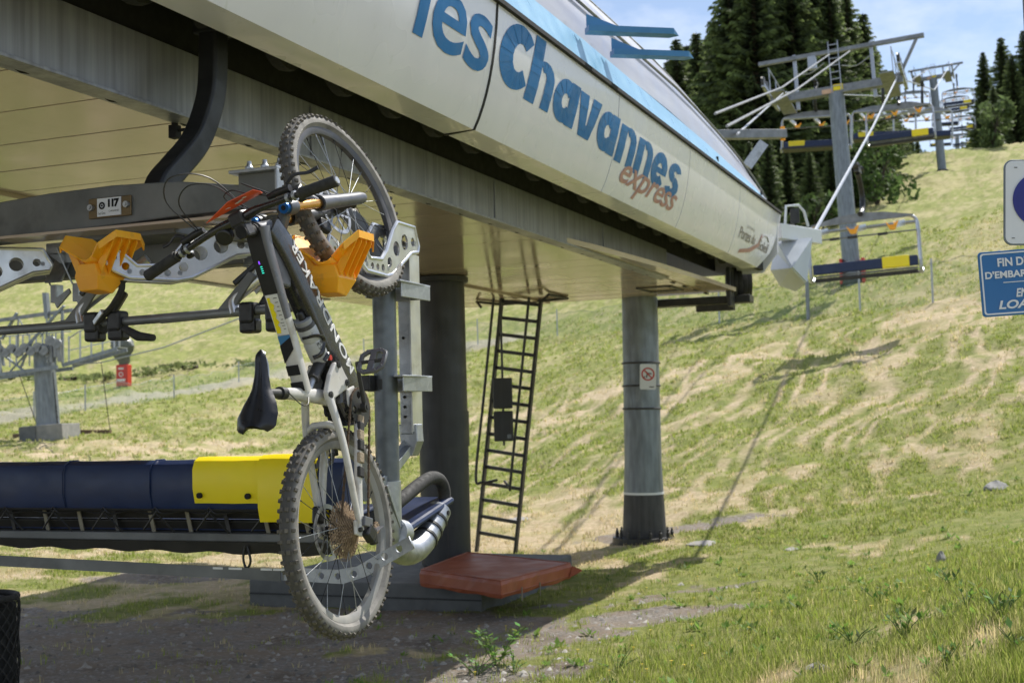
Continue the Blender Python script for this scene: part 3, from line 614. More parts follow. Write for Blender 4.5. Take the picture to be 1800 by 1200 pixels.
for k in (2, 5, 8, 11):
    a = PI*k/32; rbm.tube([L3(5.9-2.945*math.cos(a), t, 4.60-np.interp(t, [12, TE], [0, .20])+1.38*math.sqrt(max(0.0, 1-(max(0, t-12.6)/(TE+.05-12.6))**2))*math.sin(a)**.9+.01) for t in np.concatenate([np.arange(-2, 12.4, 1.4), np.linspace(12.6, TE-.1, 12)])], .014, 6)
rbm.obj('roof_seam', STEEL, station)
# blue gutter brackets
for px, py, ln in ((1036, 52, .66), (1080, 93, .62)):
    t, z = slat(px, py, 2.88); p0 = L3(2.90, t, z); dv = Matrix.Rotation(-ROTZ, 3, 'Z') @ Vector((1, .22, .0)).normalized(); p1 = p0+dv*ln; pm_ = p0+dv*(ln*.42); q = Vector((-dv.y, dv.x, 0))*.055
    b = MB().bar(p0, p1, .11, .045); b.add([p1+q+Vector((0, 0, .022)), p1-q+Vector((0, 0, .022)), p1-q-Vector((0, 0, .022)), p1+q-Vector((0, 0, .022)), p1+dv*.06-Vector((0, 0, .02))], [(0, 1, 4), (1, 2, 4), (2, 3, 4), (3, 0, 4)]); b.obj('blue_gutter_bracket', BLUEB, station)
    b = MB(); b.add([p0+Vector((0, 0, .025)), p0+Vector((0, 0, .12)), pm_+Vector((0, 0, .025)), p0+q*.2+Vector((0, 0, .025)), p0+q*.2+Vector((0, 0, .12)), pm_+q*.2+Vector((0, 0, .025))], [(0, 1, 2), (3, 5, 4), (0, 3, 4, 1), (1, 4, 5, 2), (0, 2, 5, 3)]); b.obj('bracket_gusset', BLUEB, station)
# lettering mapped on the curved fascia: text x -> t, text y -> z
def fascia_text(name, txt, m, corners, bold=0, shear=0, skew=0.0, space=1.0, slope=0.0):
    (t0, t1, z0, z1) = corners; me = text_mesh(txt, 1, .0, bold, shear, space)
    v = np.array([q.co[:] for q in me.vertices]); a = v.min(0); b = v.max(0)
    bm = bmesh.new(); bm.from_mesh(me)
    for k in range(1, 9):
        y = a[1]+(b[1]-a[1])*k/9; bmesh.ops.bisect_plane(bm, geom=bm.verts[:]+bm.edges[:]+bm.faces[:], plane_co=(0, y, 0), plane_no=(0, 1, 0))
    for q in bm.verts:
        t = t0+(q.co.x-a[0])/(b[0]-a[0])*(t1-t0); z = z0+(q.co.y-a[1])/(b[1]-a[1])*(z1-z0); t += skew*(z-z0); z += slope*(t-t0); q.co = L3(fs(z)-.0045, t, z)
    bm.to_mesh(me); bm.free(); me.materials.clear(); me.materials.append(m); return mkobj(name, me, station)
def box_t(pl, pr, pyl, pyr, zt, zb):
    return slat(pl, pyl, 2.89)[0], slat(pr, pyr, 2.89)[0]
fascia_text('fascia_lettering', 'les', BLUEL, (6.02, 6.99, 3.85, 4.33), .012, 0, .18, .95)
def glyph(ch):
    out = []
    def sec(cx, cy, ro, ri, a0, a1, n=22, co=(0, 0)):
        for k in range(n):
            p = math.radians(a0+(a1-a0)*k/n); q = math.radians(a0+(a1-a0)*(k+1)/n)
            out.append([(cx+ro[0]*math.cos(p), cy+ro[1]*math.sin(p)), (cx+ro[0]*math.cos(q), cy+ro[1]*math.sin(q)), (cx+co[0]+ri[0]*math.cos(q), cy+co[1]+ri[1]*math.sin(q)), (cx+co[0]+ri[0]*math.cos(p), cy+co[1]+ri[1]*math.sin(p))])
    def rect(x0, x1, y0, y1, n=6):
        for k in range(n): a_ = y0+(y1-y0)*k/n; b_ = y0+(y1-y0)*(k+1)/n; out.append([(x0, a_), (x1, a_), (x1, b_), (x0, b_)])
    if ch == 'C': sec(.54, .5, (.54, .5), (.20, .22), 42, 318, 30, (.05, 0))
    if ch == 'h': rect(0, .40, 0, 1.42, 9); sec(.56, .60, (.44, .40), (.10, .16), 0, 118, 14); rect(.66, 1.0, 0, .60, 5)
    if ch == 'n': rect(0, .38, 0, .98); sec(.56, .60, (.44, .40), (.10, .16), 0, 118, 14); rect(.66, 1.0, 0, .60, 5)
    if ch == 'a': sec(.46, .5, (.46, .5), (.13, .17), 35, 325, 26); rect(.62, 1.0, 0, 1.0)
    if ch == 'v':
        for k in range(6):
            y0, y1 = k/6, (k+1)/6
            out.append([(.26-.26*y0, y0), (.50-.10*y0, y0), (.50-.10*y1, y1), (.26-.26*y1, y1)])
            out.append([(.50+.10*y0, y0), (.74+.26*y0, y0), (.74+.26*y1, y1), (.50+.10*y1, y1)])
        out.append([(.499, 0), (.501, 0), (.53, .30), (.47, .30)]); 
    if ch == 'e': sec(.5, .5, (.5, .5), (.17, .19), 0, 318, 30); out.append([(.30, .40), (.985, .40), (.985, .56), (.30, .56)])
    if ch == 's':
        sec(.52, .70, (.46, .30), (.10, .07), 15, 262, 20, (.02, 0)); sec(.48, .30, (.48, .30), (.10, .07), -165, 82, 20, (-.02, 0))
    return out
for gi, (chh, ta, tb, zh) in enumerate((('C', 7.12, 7.66, .42), ('h', 7.64, 8.09, .31), ('a', 8.12, 8.60, .31), ('v', 8.60, 9.10, .31), ('a', 9.10, 9.58, .31), ('n', 9.63, 10.09, .31), ('n', 10.14, 10.60, .31), ('e', 10.62, 11.10, .31), ('s', 11.13, 11.58, .31))):
    m = MB(); base_z = 3.868-.026*(ta-7.15)
    for qi, quad in enumerate(glyph(chh)):
        off = .0030+.0007*(qi % 3); m.add([L3(fs(base_z+y*zh)-off, ta+x*(tb-ta)+.28*y*zh-.01, base_z+y*zh) for x, y in quad], [(0, 1, 2, 3)])
    m.obj('fascia_letter', BLUEL, station)
fascia_text('fascia_script', 'express', PINK, (9.86, 11.62, 3.61, 3.83), .012, .45, .1, .95, -.015)
fascia_text('fascia_logo_word', 'Portes', BRNL, (14.42, 15.05, 3.75, 3.88), .004, .1, 0, .9); fascia_text('fascia_logo_word', 'du', BRNL, (15.12, 15.32, 3.76, 3.87), .004, .1, 0, .9); fascia_text('fascia_logo_word', 'Soleil', BRNL, (15.55, 16.15, 3.74, 3.86), .004, .1, 0, .9)
fascia_text('fascia_logo_line', 'LES PORTES', BRNL, (14.75, 15.2, 3.90, 3.93), 0, .1)
sw = MB(); pr = [(14.62, 3.60), (14.66, 3.645), (15.1, 3.70), (15.5, 3.80), (15.62, 3.93), (15.66, 3.91), (15.58, 3.77), (15.2, 3.665), (14.9, 3.63)]
sw.add([L3(fs(z)-.005, t, z) for t, z in pr], [(0, 1, 2, 8), (8, 2, 7), (2, 3, 6, 7), (3, 4, 5, 6)]); sw.obj('fascia_swoosh', PINK, station)
arc = MB().tube([L3(fs(z)-.006, t, z) for t, z in [(15.6, 3.86), (15.75, 3.92), (15.95, 3.93), (16.1, 3.88)]], .006, 5); arc.obj('logo_arc', BRNL, station)
# floodlight stub on the soffit, rear hand rail
cb = MB().box(L3(3.80, 5.14, ZU-.055), (.045, .045, .065)); cb.box(L3(3.75, 5.14, ZU-.05), (.06, .015, .015)); cb.box(L3(3.80, 5.14, ZU-.02), (.02, .03, .06)); cb.obj('sensor_box', BLACK, station, bevel=.003)
hr = MB()
hr.tube([L3(5.55, 14.9, ZU-.10), L3(5.45, 14.9, ZU-.02), L3(5.45, 15.6, ZU-.02), L3(6.5, 15.9, ZU-.02), L3(6.6, 15.3, ZU-.02), L3(6.5, 15.2, ZU-.10)], .018, 8); hr.obj('hatch_rail', LADM, station)
# machinery at the far end
for i in range(5):
    o = mkobj('drive_tyre', ty, station); o.location = L3(3.50-.03*i, 16.35+i*.17, 3.42+.015*i); o.rotation_euler = (0, 0, .3)
mc = MB().box(L3(3.9, 16.55, 3.22), (1.3, .25, .10)).box(L3(3.72, 16.5, 3.12), (.5, .12, .08)).box(L3(3.46, 16.25, 3.36), (.05, .25, .5)); mc.obj('machinery_beam', LADM, station, bevel=.01)
# rope entry box, hoop and grey guide scoop
bx = MB(); bx.bar(L3(2.98, 16.9, 4.12), L3(2.62, 18.0, 4.14), .20, .20); bx.obj('rope_entry_box', SIGNW, station, bevel=.01)
hp = MB().tube([L3(2.86, 17.0, 4.22), L3(2.84, 17.0, 4.46), L3(2.70, 17.15, 4.48), L3(2.64, 17.2, 4.40), L3(2.60, 17.25, 4.2)], .018, 8); hp.obj('lamp_hoop', SIGNW, station)
MB().box(L3(2.75, 17.12, 4.34), (.12, .02, .2)).obj('hoop_plate', LADM, station)
E_ = Matrix.Rotation(-ROTZ, 4, 'Z')
def loc(p): return E_ @ Vector(p)
sc = MB(); TL = loc(atY(1367, 424, 17.2)); TR = loc(atY(1428, 419, 17.0)); B1 = loc(atY(1392, 470, 16.6)); B2 = loc(atY(1417, 496, 16.8))
UL = loc(atY(1356, 474, 17.3)); UM = loc(atY(1372, 501, 17.5)); UR = loc(atY(1400, 511, 17.3)); LT = loc(atY(1362, 440, 17.4))
sc.add([TL, TR, B1, B2], [(0, 2, 1), (1, 2, 3)]); sc.add([TL, B1, B2, UR, UM, UL, LT], [(0, 1, 6), (6, 1, 5), (1, 2, 4, 5), (2, 3, 4)])
o = sc.obj('rope_scoop', mat('pale_grey_sheet', (.50, .54, .58), (.44, .48, .52), rough=.4, scale=4), station); sm = o.modifiers.new('t', 'SOLIDIFY'); sm.thickness = .015
rebase(station, ST(5.7, 12.4, 0)); 

# ------------------------------------------------------------------ columns
zc = gz(*ST(5.78, 12.42, 0).xy)
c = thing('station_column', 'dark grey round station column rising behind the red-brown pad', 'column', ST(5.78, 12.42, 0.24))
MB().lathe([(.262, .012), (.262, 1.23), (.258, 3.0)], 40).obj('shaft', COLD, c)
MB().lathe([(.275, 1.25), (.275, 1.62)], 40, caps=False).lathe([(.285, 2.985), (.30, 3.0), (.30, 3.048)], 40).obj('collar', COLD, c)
pc = ST(4.73, 16.33, 0); zr = gz(pc.x, pc.y)
c = thing('station_column', 'light grey round column with tarred flared foot standing on the sunny slope', 'column', (pc.x, pc.y, zr))
c.rotation_euler = (0, math.radians(.6), 0)
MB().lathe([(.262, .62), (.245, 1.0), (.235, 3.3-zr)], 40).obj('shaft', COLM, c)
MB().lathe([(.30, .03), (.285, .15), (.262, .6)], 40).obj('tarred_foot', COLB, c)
MB().lathe([(.266, .60), (.266, .63)], 40).obj('white_weld_ring', SIGNW, c)
for z in (1.72, 2.02, 2.32): MB().lathe([(.252, z-.012), (.258, z), (.252, z+.012)], 40).obj('clamp_ring', COLB, c)
MB().lathe([(.42, -.06), (.42, .045), (.31, .05)], 40).obj('base_flange', LADM, c)
bl = MB().lathe([(.022, 0), (.022, .07), (.012, .08), (.012, .11)], 8).mesh('anchor_bolt', LADM)
for k in range(16):
    o = mkobj('anchor_bolt', bl, c); o.location = (.365*math.cos(k*PI/8+.1), .365*math.sin(k*PI/8+.1), .045)
# round prohibition plate on the grey column
sp = atY(1139, 662, pc.y-.28); r = thing('prohibition_sign', 'small white plate with red no-climbing circle on the light grey column', 'sign', sp, -math.radians(8)); r.rotation_euler = (math.radians(2), math.radians(2.4), -math.radians(8))
rect = [(-.105, -.165), (.105, -.165), (.105, .165), (-.105, .165)]
XZ = Matrix.Rotation(PI/2, 4, 'X')
def rrect(w, h, r, n=5):
    out = []
    for cx, cy, a0 in ((w/2-r, h/2-r, 0), (-w/2+r, h/2-r, PI/2), (-w/2+r, -h/2+r, PI), (w/2-r, -h/2+r, 1.5*PI)):
        for k in range(n+1): a = a0+PI/2*k/n; out.append((cx+r*math.cos(a), cy+r*math.sin(a)))
    return out
MB().prism(rrect(.21, .33, .02), .006, XZ).obj('plate', SIGNW, r)
xm = xmesh(curve_mesh('prohibition_ring', [circ(0, .035, .085, 28), circ(0, .035, .068, 28)], .003, REDP), Matrix.Translation((0, -.006, 0)) @ XZ); mkobj('prohibition_ring', xm, r)
MB().box((0, -.0065, .035), (.016, .003, .15), Matrix.Rotation(math.radians(-45), 3, 'Y')).obj('prohibition_bar', REDP, r)
pg = MB(); pg.bar((-.035, -.005, .07), (.0, -.005, .04), .002, .018); pg.bar((0, -.005, .045), (.045, -.005, .04), .002, .014); pg.bar((-.01, -.005, .04), (-.02, -.005, -.01), .002, .014); pg.bar((-.04, -.005, .01), (-.055, -.005, -.03), .002, .01); pg.obj('pictogram', BLACK, r)
MB().box((.05, -.005, -.13), (.06, .002, .012)).obj('caption_line', COLB, r)

# ------------------------------------------------------------------ foundation slab and pad
r = thing('foundation_block', 'low dark grey concrete foundation under the dark station column', 'foundation', ST(6.6, 12.2, 0), ROTZ)
def rl(root, s, t, z=None):   # station coords -> local of a thing with the same heading
    b = E_ @ Vector(root.location); return Vector((-s-b.x, t-b.y, 0 if z is None else z-b.z))
def quad_block(pts, z0, z1):
    m = MB(); n = len(pts); m.add([(x, y, z0) for x, y in pts]+[(x, y, z1) for x, y in pts], [tuple(range(n))[::-1], tuple(range(n, 2*n))]+[(i, (i+1) % n, n+(i+1) % n, n+i) for i in range(n)]); return m
pts = [rl(r, s, t).xy for s, t in ((7.3, 11.0), (4.77, 11.0), (4.77, 13.55), (7.3, 13.55))]
quad_block(pts, -.3, .235).obj('concrete_block', CONC, r, bevel=.012)
MB().box(rl(r, 6.03, 10.995, .10), (2.52, .012, .015)).obj('formwork_line', COLD, r)
r = thing('crash_pad', 'red-brown vinyl covered foam pad lying on the concrete foundation', 'pad', ST(4.75, 11.4, .24), ROTZ)
def onZ(px, py, z):
    d = ray(px, py); p = CAMP+d*((z-EYE)/d.z); return -p.dot(NR), p.dot(U)
m = MB(); P = [rl(r, *onZ(px, py, .385)) for px, py in ((737, 1001), (881, 1021), (1006, 989), (822, 970))]
nn = 14; top = []
def bil(u_, v_): return P[0]*(1-u_)*(1-v_)+P[1]*u_*(1-v_)+P[2]*u_*v_+P[3]*(1-u_)*v_
for lvl, ins, zz in ((0, 0.01, -.0), (1, 0, .03), (2, 0, .11), (3, .012, .145)):
    ring = []
    for k in range(4*nn):
        e, q = divmod(k, nn); f = q/nn; uv = [(f, 0), (1, f), (1-f, 1), (0, 1-f)][e]; uu = ins+(1-2*ins)*uv[0]; vv = ins+(1-2*ins)*uv[1]
        p = bil(uu, vv); dr = -.014*(math.sin(k*1.1)*.5+.5)*(lvl == 0); p = p+Vector((random.uniform(-.006, .006), random.uniform(-.006, .006), zz-.0+dr)); p.z += 0.0; ring.append(p)
    top.append(ring)
m.loft(top, smooth=False, caps=True)
o = m.obj('vinyl_cover', REDM, r, bevel=.008)
top[3]; MB().tube([p+Vector((0, 0, .002)) for p in top[3]]+[top[3][0]+Vector((0, 0, .002))], .006, 6).obj('piping', REDM, o); MB().tube([p+Vector((0, 0, .0)) for p in top[1]]+[top[1][0]], .004, 5).obj('hem_cord', REDM, o)
fl_ = MB(); pA = P[2]
fl_.loft([[pA+Vector((0, -.1, .02)), pA+Vector((0, .06, .02)), pA+Vector((0, 0, .12))], [pA+Vector((.09, -.01, .07)), pA+Vector((.09, .02, .07)), pA+Vector((.09, 0, .085))]]); fl_.obj('corner_flap', REDM, r)
for k in (1, 2):
    sk = MB(); p = P[1]*(1-k/4)+P[2]*(k/4) if k else P[0]*.55+P[1]*.45
    sk.tube([p+Vector((.012, 0, .05)), p+Vector((.012, 0, -.02)), p+Vector((.008, .01, -.07))], .006, 5); sk.obj('tie_string', PALE, r)
# ------------------------------------------------------------------ ladder
ptop = atY(917, 521, 16.42); pbot = atY(871, 968, 16.72); ax = (ptop-pbot).normalized(); zb = gz(pbot.x, pbot.y)
r = thing('access_ladder', 'dark steel ladder with tube handrails leaning up to the station soffit', 'ladder', (pbot.x, pbot.y, zb))
side = (NR-ax*NR.dot(ax)).normalized(); q0 = Vector((0, 0, 0)); q1 = ptop-Vector(r.location); fw = ax.cross(side)
for sg in (-1, 1): MB().bar(q0+side*sg*.27, q1+side*sg*.27, .035, .07, fw).obj('stringer', LADM, r)
for k in range(15):
    f = .075+k/14*.90; p = q0.lerp(q1, f); MB().bar(p-side*.26, p+side*.26, .045, .022, fw).obj('rung', LADM, r)
for sg in (-1, 1):
    off = side*sg*(.27+.05)-fw*.16 if sg < 0 else side*(.27-.09)-fw*.2
    off = Vector(off); 
    if off.y > 0: off.y = -off.y
    MB().tube(smooth_path([q0.lerp(q1, 1.0)+off, q0.lerp(q1, .6)+off, q0.lerp(q1, .30)+off, q0.lerp(q1, .275)+off*.8+side*.02, q0.lerp(q1, .29)+off*.2]), .018, 8).obj('handrail', LADM, r)
MB().box(q0+Vector((.02, 0, -.05)), (.7, .12, .06)).obj('foot_plate', LADM, r)
# two boxes on a pole
pp = atY(886, 560, 16.2); pb = atY(886, 780, 16.2); r = thing('junction_box_pole', 'two black junction boxes one above the other on a thin pole by the ladder', 'electrical box', (pb.x, pb.y, pb.z-.02))
MB().tube([(0, .05, 0), (0, .05, ZU-pb.z)], .015, 8).obj('pole', LADM, r)
for y0, y1, lab in ((664, 718, 'upper box'), (722, 775, 'lower box')):
    a = atY(886, y0, 16.2); b = atY(886, y1, 16.2); o = MB().box((0, 0, (a.z+b.z)/2-r.location.z), (.245, .11, a.z-b.z)).obj('box', COLD, r, bevel=.015)
    if y0 == 722: MB().box((.07, -.057, (a.z+b.z)/2-r.location.z-.13), (.05, .003, .05)).obj('pale_sticker', COLM, o)

# ------------------------------------------------------------------ near chair (local X right, Y along the line, Z up; origin under its middle)
CS, CT = 3.62, 4.5
def CL(s, t, z): return Vector((CS-s, t-CT, z-1.3))
def carrier(root_name, parent, post, cradle_dir, length, loaded=False):
    """folding aluminium arm pair with holes from the post out to the plastic wheel cradle; returns cradle centre"""
    d = Vector(cradle_dir).normalized(); n = Vector((0, 0, 1)).cross(d).normalized()
    out = [(0, .17), (.02, .205), (.20, .205), (.245, .17), (.31, .09), (.36, .055), (.47, .05), (.54, .105), (.60, .12), (.62, .09), (.56, .03), (.50, .004), (.31, .0), (.25, .012), (.06, .105), (-.01, .115), (-.02, .14)]
    out = [(x*length/.6, z) for x, z in out]
    holes = [(.045, .16, .018), (.13, .15, .032), (.215, .115, .030), (.285, .055, .020), (.35, .028, .014), (.40, .027, .013), (.45, .027, .013), (.515, .05, .016), (.56, .085, .012)]
    k = length/.6
    out = [(x, z*1.08) for x, z in out]
    for sgn in (-1, 1):
        me = curve_mesh('arm_plate', [out]+[circ(x*k, z, rr, 14) for x, z, rr in holes], .008, ALU)
        mt = basis(Vector(post)+n*sgn*.052, d, (0, 0, 1), d.cross(Vector((0, 0, 1)))); xmesh(me, mt); o = mkobj('arm_plate', me, parent)
        rim = MB(); pth = [mt @ Vector((x, z, 0)) for x, z in out]; rim.tube(pth+[pth[0], pth[1]], .009, 8, caps=False); rim.obj('rolled_edge', ALU, o)
    bt = MB()
    for x, z in ((.02, .155), (.5, .03), (.3, .03)): bt.tube([Vector(post)+d*x*k+Vector((0, 0, z))-n*.056, Vector(post)+d*x*k+Vector((0, 0, z))+n*.056], .011, 8)
    bt.obj('cross_bolt', GALV, parent)
    return Vector(post)+d*(.60*k)+Vector((0, 0, .03)), d, n
def cradle(parent, c, d, n, sc=1.0, wide=1.0):
    """orange trough that takes the front wheel: two flared ribbed wings over a tapered foot"""
    root = None
    def W(a, w_, z): return c+d*a*sc+n*w_*sc*wide+Vector((0, 0, z*sc))
    tr = MB()
    secs = []
    for a, hw, z in ((-.12, .045, .05), (-.06, .05, .012), (.03, .052, .0), (.10, .048, .03)):
        secs.append([W(a, w_*hw, z+abs(w_)**2*.022) for w_ in (-1, -.5, 0, .5, 1)])
    vs = [p for s_ in secs for p in s_]; tr.add(vs, [(i*5+k, i*5+k+1, (i+1)*5+k+1, (i+1)*5+k) for i in range(3) for k in range(4)], True)
    o = tr.obj('cradle_trough', ORNG, parent); mo = o.modifiers.new('s', 'SOLIDIFY'); mo.thickness = .007; mo.offset = 1
    for sg in (-1, 1):
        wg = MB()
        inn = [(-.12, .045, .072), (-.06, .05, .034), (.03, .052, .022), (.10, .048, .052)]; outp = [(-.16, .125, .125), (-.10, .155, .165), (.06, .16, .165), (.135, .12, .10)]
        vs = [W(a, sg*w_, z) for a, w_, z in inn]+[W(a, sg*w_, z) for a, w_, z in outp]
        wg.add(vs, [(0, 1, 5, 4), (1, 2, 6, 5), (2, 3, 7, 6)]); o = wg.obj('cradle_wing', ORNG, parent, bevel=.0); mo = o.modifiers.new('s', 'SOLIDIFY'); mo.thickness = .007; mo.offset = 0
        for a in (-.085, -.035, .015, .065):
            rb = MB(); rb.add([W(a, sg*.056, .02), W(a, sg*.15, .155), W(a, sg*.155, .12), W(a, sg*.075, -.03), W(a+.006, sg*.056, .02), W(a+.006, sg*.15, .155), W(a+.006, sg*.155, .12), W(a+.006, sg*.075, -.03)], [(0, 1, 2, 3), (7, 6, 5, 4), (0, 4, 5, 1), (1, 5, 6, 2), (2, 6, 7, 3), (3, 7, 4, 0)])
            rb.obj('cradle_rib', ORNG, o)
        lp = MB(); lp.add([W(-.16, sg*.128, .128), W(-.10, sg*.158, .168), W(.06, sg*.163, .168), W(.135, sg*.123, .103), W(-.155, sg*.130, .095), W(-.10, sg*.160, .135), W(.06, sg*.165, .135), W(.13, sg*.126, .075)], [(0, 1, 5, 4), (1, 2, 6, 5), (2, 3, 7, 6)])
        q = lp.obj('wing_skirt', ORNG, o); mo = q.modifiers.new('s', 'SOLIDIFY'); mo.thickness = .006
    ft = MB(); ft.loft([[W(-.10, -.055, .02), W(.09, -.055, .02), W(.09, .055, .02), W(-.10, .055, .02)], [W(-.085, -.075, -.04), W(.09, -.075, -.04), W(.09, .075, -.04), W(-.085, .075, -.04)], [W(-.03, -.05, -.115), W(.075, -.06, -.105), W(.075, .06, -.105), W(-.03, .05, -.115)]], smooth=False)
    ft.obj('cradle_foot', ORNG, parent, bevel=.004)
def build_near_chair():
    ch = thing('lift_chair', 'big near chair numbered 117 with navy and yellow covers and orange bike cradles', 'lift chair', ST(CS, CT, 1.3), ROTZ)
    # arched cross beam
    bm_ = MB(); top = [(-1.32, 1.47), (-1.0, 1.505), (-.67, 1.535), (-.34, 1.553), (0, 1.558), (.34, 1.545), (.66, 1.50), (.95, 1.435), (1.10, 1.40)]
    bot = [(1.10, 1.36), (.66, 1.40), (.30, 1.395), (0, 1.385), (-.34, 1.375), (-.67, 1.365), (-1.32, 1.36)]
    poly = top+bot; bm_.prism(poly, .11, XZ)
    bm_.obj('cross_beam', BEAM, ch, bevel=.006)
    MB().box((-.02, .0, 1.372), (2.3, .16, .012)).obj('beam_flange', UNDER, ch)
    MB().box((-.36, .36, 1.29), (1.95, .10, .13)).obj('rear_cross_tube', BEAM, ch, bevel=.008)
    for c_, d_ in (((0, .20, 1.37), (.5, .3, .05)), ((-1.2, .2, 1.34), (.08, .3, .1)), ((.55, .2, 1.34), (.08, .3, .1))): MB().box(c_, d_).obj('beam_link', BEAM, ch, bevel=.006)
    # plate 117
    np_ = MB().box((.0, -.062, 1.462), (.225, .010, .088)); o = np_.obj('plate_holder', mat('weathered_brass_plate', (.20, .14, .07), (.12, .09, .05), rough=.5, metal=.5), ch, bevel=.004)
    MB().box((.0, -.069, 1.463), (.125, .004, .078)).obj('number_plate', SIGNW, o)
    me = text_mesh('117', 1, .1, .055, 0, .8); me = fit_text(me, -.004, .056, 1.460, 1.496); me.transform(Matrix.Identity(4))
    for q in me.vertices: q.co = Vector((q.co.x, -.0722, q.co.y))
    me.materials.clear(); me.materials.append(BLACK); mkobj('plate_number', me, o)
    for txt, x0, x1, z0, z1 in (('Les Gets', -.055, -.018, 1.432, 1.444), ('CHAVANNES', .0, .054, 1.440, 1.448)):
        me = fit_text(text_mesh(txt, 1, .1), x0, x1, z0, z1)
        for q in me.vertices: q.co = Vector((q.co.x, -.0722, q.co.y))
        me.materials.clear(); me.materials.append(BLACK); mkobj('plate_text', me, o)
    me = xmesh(curve_mesh('plate_logo', [circ(-.036, 1.470, .016, 18), circ(-.036, 1.470, .009, 12), circ(-.036, 1.470, .0045, 8)], .002, BLACK), Matrix.Translation((0, -.0722, 0)) @ XZ); mkobj('plate_logo', me, o)
    for x in (-.094, .094):
        MB().tube([(x, -.06, 1.465), (x, -.082, 1.465)], .014, 10).tube([(x, -.08, 1.465), (x, -.088, 1.465)], .007, 8).obj('bolt', GALV, o)
    # hanger, a curved box section going up into the slot
    hs = smooth_path([CL(3.49, 4.585, 2.80), CL(3.49, 4.62, 2.88), CL(3.485, 4.72, 2.975), CL(3.47, 4.84, 3.10), CL(3.46, 4.92, 3.25), CL(3.45, 4.955, 3.40), CL(3.45, 4.97, 3.68), CL(3.45, 4.97, 3.95)], 5)
    hm = MB(); secs = []
    for i, p in enumerate(hs):
        T = (hs[min(i+1, len(hs)-1)]-hs[max(i-1, 0)]).normalized(); X = Vector((1, 0, 0)); Y = T.cross(X).normalized(); a, b = .052, .055; e = .012
        secs.append([p+X*x+Y*y for x, y in ((-a+e, -b), (a-e, -b), (a, -b+e), (a, b-e), (a-e, b), (-a+e, b), (-a, b-e), (-a, -b+e))])
    hm.loft(secs, smooth=False).obj('hanger_arm', HANG, ch, bevel=.004)
    MB().box(CL(3.45, 4.97, 3.66), (.135, .14, .06)).obj('hanger_clamp', HANG, ch, bevel=.004)
    # bracket on the beam's right end
    MB().box(CL(2.87, 4.48, 2.795), (.19, .10, .09)).obj('end_bracket_web', BEAM, ch, bevel=.004); MB().box(CL(2.87, 4.46, 2.845), (.23, .14, .014)).box(CL(2.76, 4.44, 2.79), (.012, .10, .10)).obj('end_bracket', GALV, ch, bevel=.003)
    for s_ in (2.93, 2.855, 2.785): MB().lathe([(.018, 0), (.018, .02), (.011, .028), (.009, .045)], 8, Matrix.Translation(CL(s_, 4.46, 2.852))).obj('bolt', GALV, ch)
    # side tubes and elbows
    for s_, sg in ((2.34, 1), (4.9, -1)):
        pth = smooth_path([CL(s_, 4.5, 2.36), CL(s_, 4.5, 1.9), CL(s_, 4.5, 1.42)], 3)+smooth_path([CL(s_, 4.51, 1.37), CL(s_, 4.56, 1.315), CL(s_, 4.66, 1.285), CL(s_, 4.77, 1.30), CL(s_, 4.87, 1.355), CL(s_, 4.965, 1.43)], 4)
        MB().tube(pth[:7], .047, 20).obj('side_tube', POST, ch)
        e = MB().tube(pth[5:], .052, 20).obj('seat_elbow', GALV, ch)
        for q in (-7, -5, -3): 
            p = pth[q]; t_ = (pth[q+1]-pth[q-1]).normalized(); MB().tube([p-t_*.006, p+t_*.006], .056, 20).obj('cable_tie', CBLK, e)
        MB().tube([pth[-1]-Vector((-.04, .02, .01)), pth[-1]-Vector((-.054, .02, .01))], .011, 10).obj('drain_hole', BLACK, e)
        MB().tube(smooth_path([CL(s_, 4.95, 1.42), CL(s_, 5.02, 1.47), CL(s_, 5.0, 1.54), CL(s_, 4.92, 1.57), CL(s_, 4.80, 1.555), CL(s_, 4.50, 1.47), CL(s_+.05*sg, 4.38, 1.43)], 5), .028, 14).obj('arm_rest', RUBB, ch)
        MB().tube(smooth_path([CL(s_, 4.5, 2.34), CL(s_+.05*sg, 4.52, 2.50), CL(s_+.22*sg, 4.52, 2.70), CL(s_+.46*sg, 4.5, 2.75)], 4), .035, 12).obj('upper_tube', BEAM, ch)
    # back rest roll
    def roll(x0, x1, off, zt, zb, m, name):
        prof = [(-.03, zb), (-.045, zb+.06), (-.045, zt-.05), (-.03, zt-.015), (0, zt), (.05, zt), (.085, zt-.02), (.10, zt-.06), (.10, zb+.05), (.09, zb)]
        secs = []; n_ = max(2, int((x1-x0)/.06))
        for i in range(n_+1):
            x = x0+(x1-x0)*i/n_; wv = .002*math.sin(x*17+1)+.0015*math.sin(x*41)
            secs.append([Vector((x, y-(off if y < .03 else -off)+wv, z+(off if z > zb+.1 else 0)+.3*wv)) for y, z in prof])
        return MB().loft(secs, smooth=True).obj(name, m, ch)
    rc = roll(-1.30, 1.10, .0, .372, .17, BLUV, 'backrest_cover')
    for x in (-.92, -.28, .18):
        MB().tube([(x, -.033, .175), (x, -.050, .235), (x, -.050, .325), (x, -.034, .360), (x, -.002, .3745), (x, .05, .3745), (x, .09, .355)], .0035, 5).obj('seam', BLUV, rc)
    yo = roll(.40, .99, .010, .374, .195, YELV, 'yellow_cover')
    roll(.72, .985, .016, .374, .12, YELV, 'yellow_flap')
    MB().tube([(.435, -.062, .228), (.435, -.05, .228)], .012, 10).obj('eyelet', BLACK, yo); MB().tube([(.67, -.064, .225), (.67, -.05, .225)], .012, 10).obj('eyelet', BLACK, yo)
    # slats with pale straps and black lacing under the roll
    for z in (.145, .10, .055): MB().box((-.14, .06, z), (2.3, .02, .040), Matrix.Rotation(.35, 3, 'X')).obj('slat', SLATM, ch, bevel=.003)
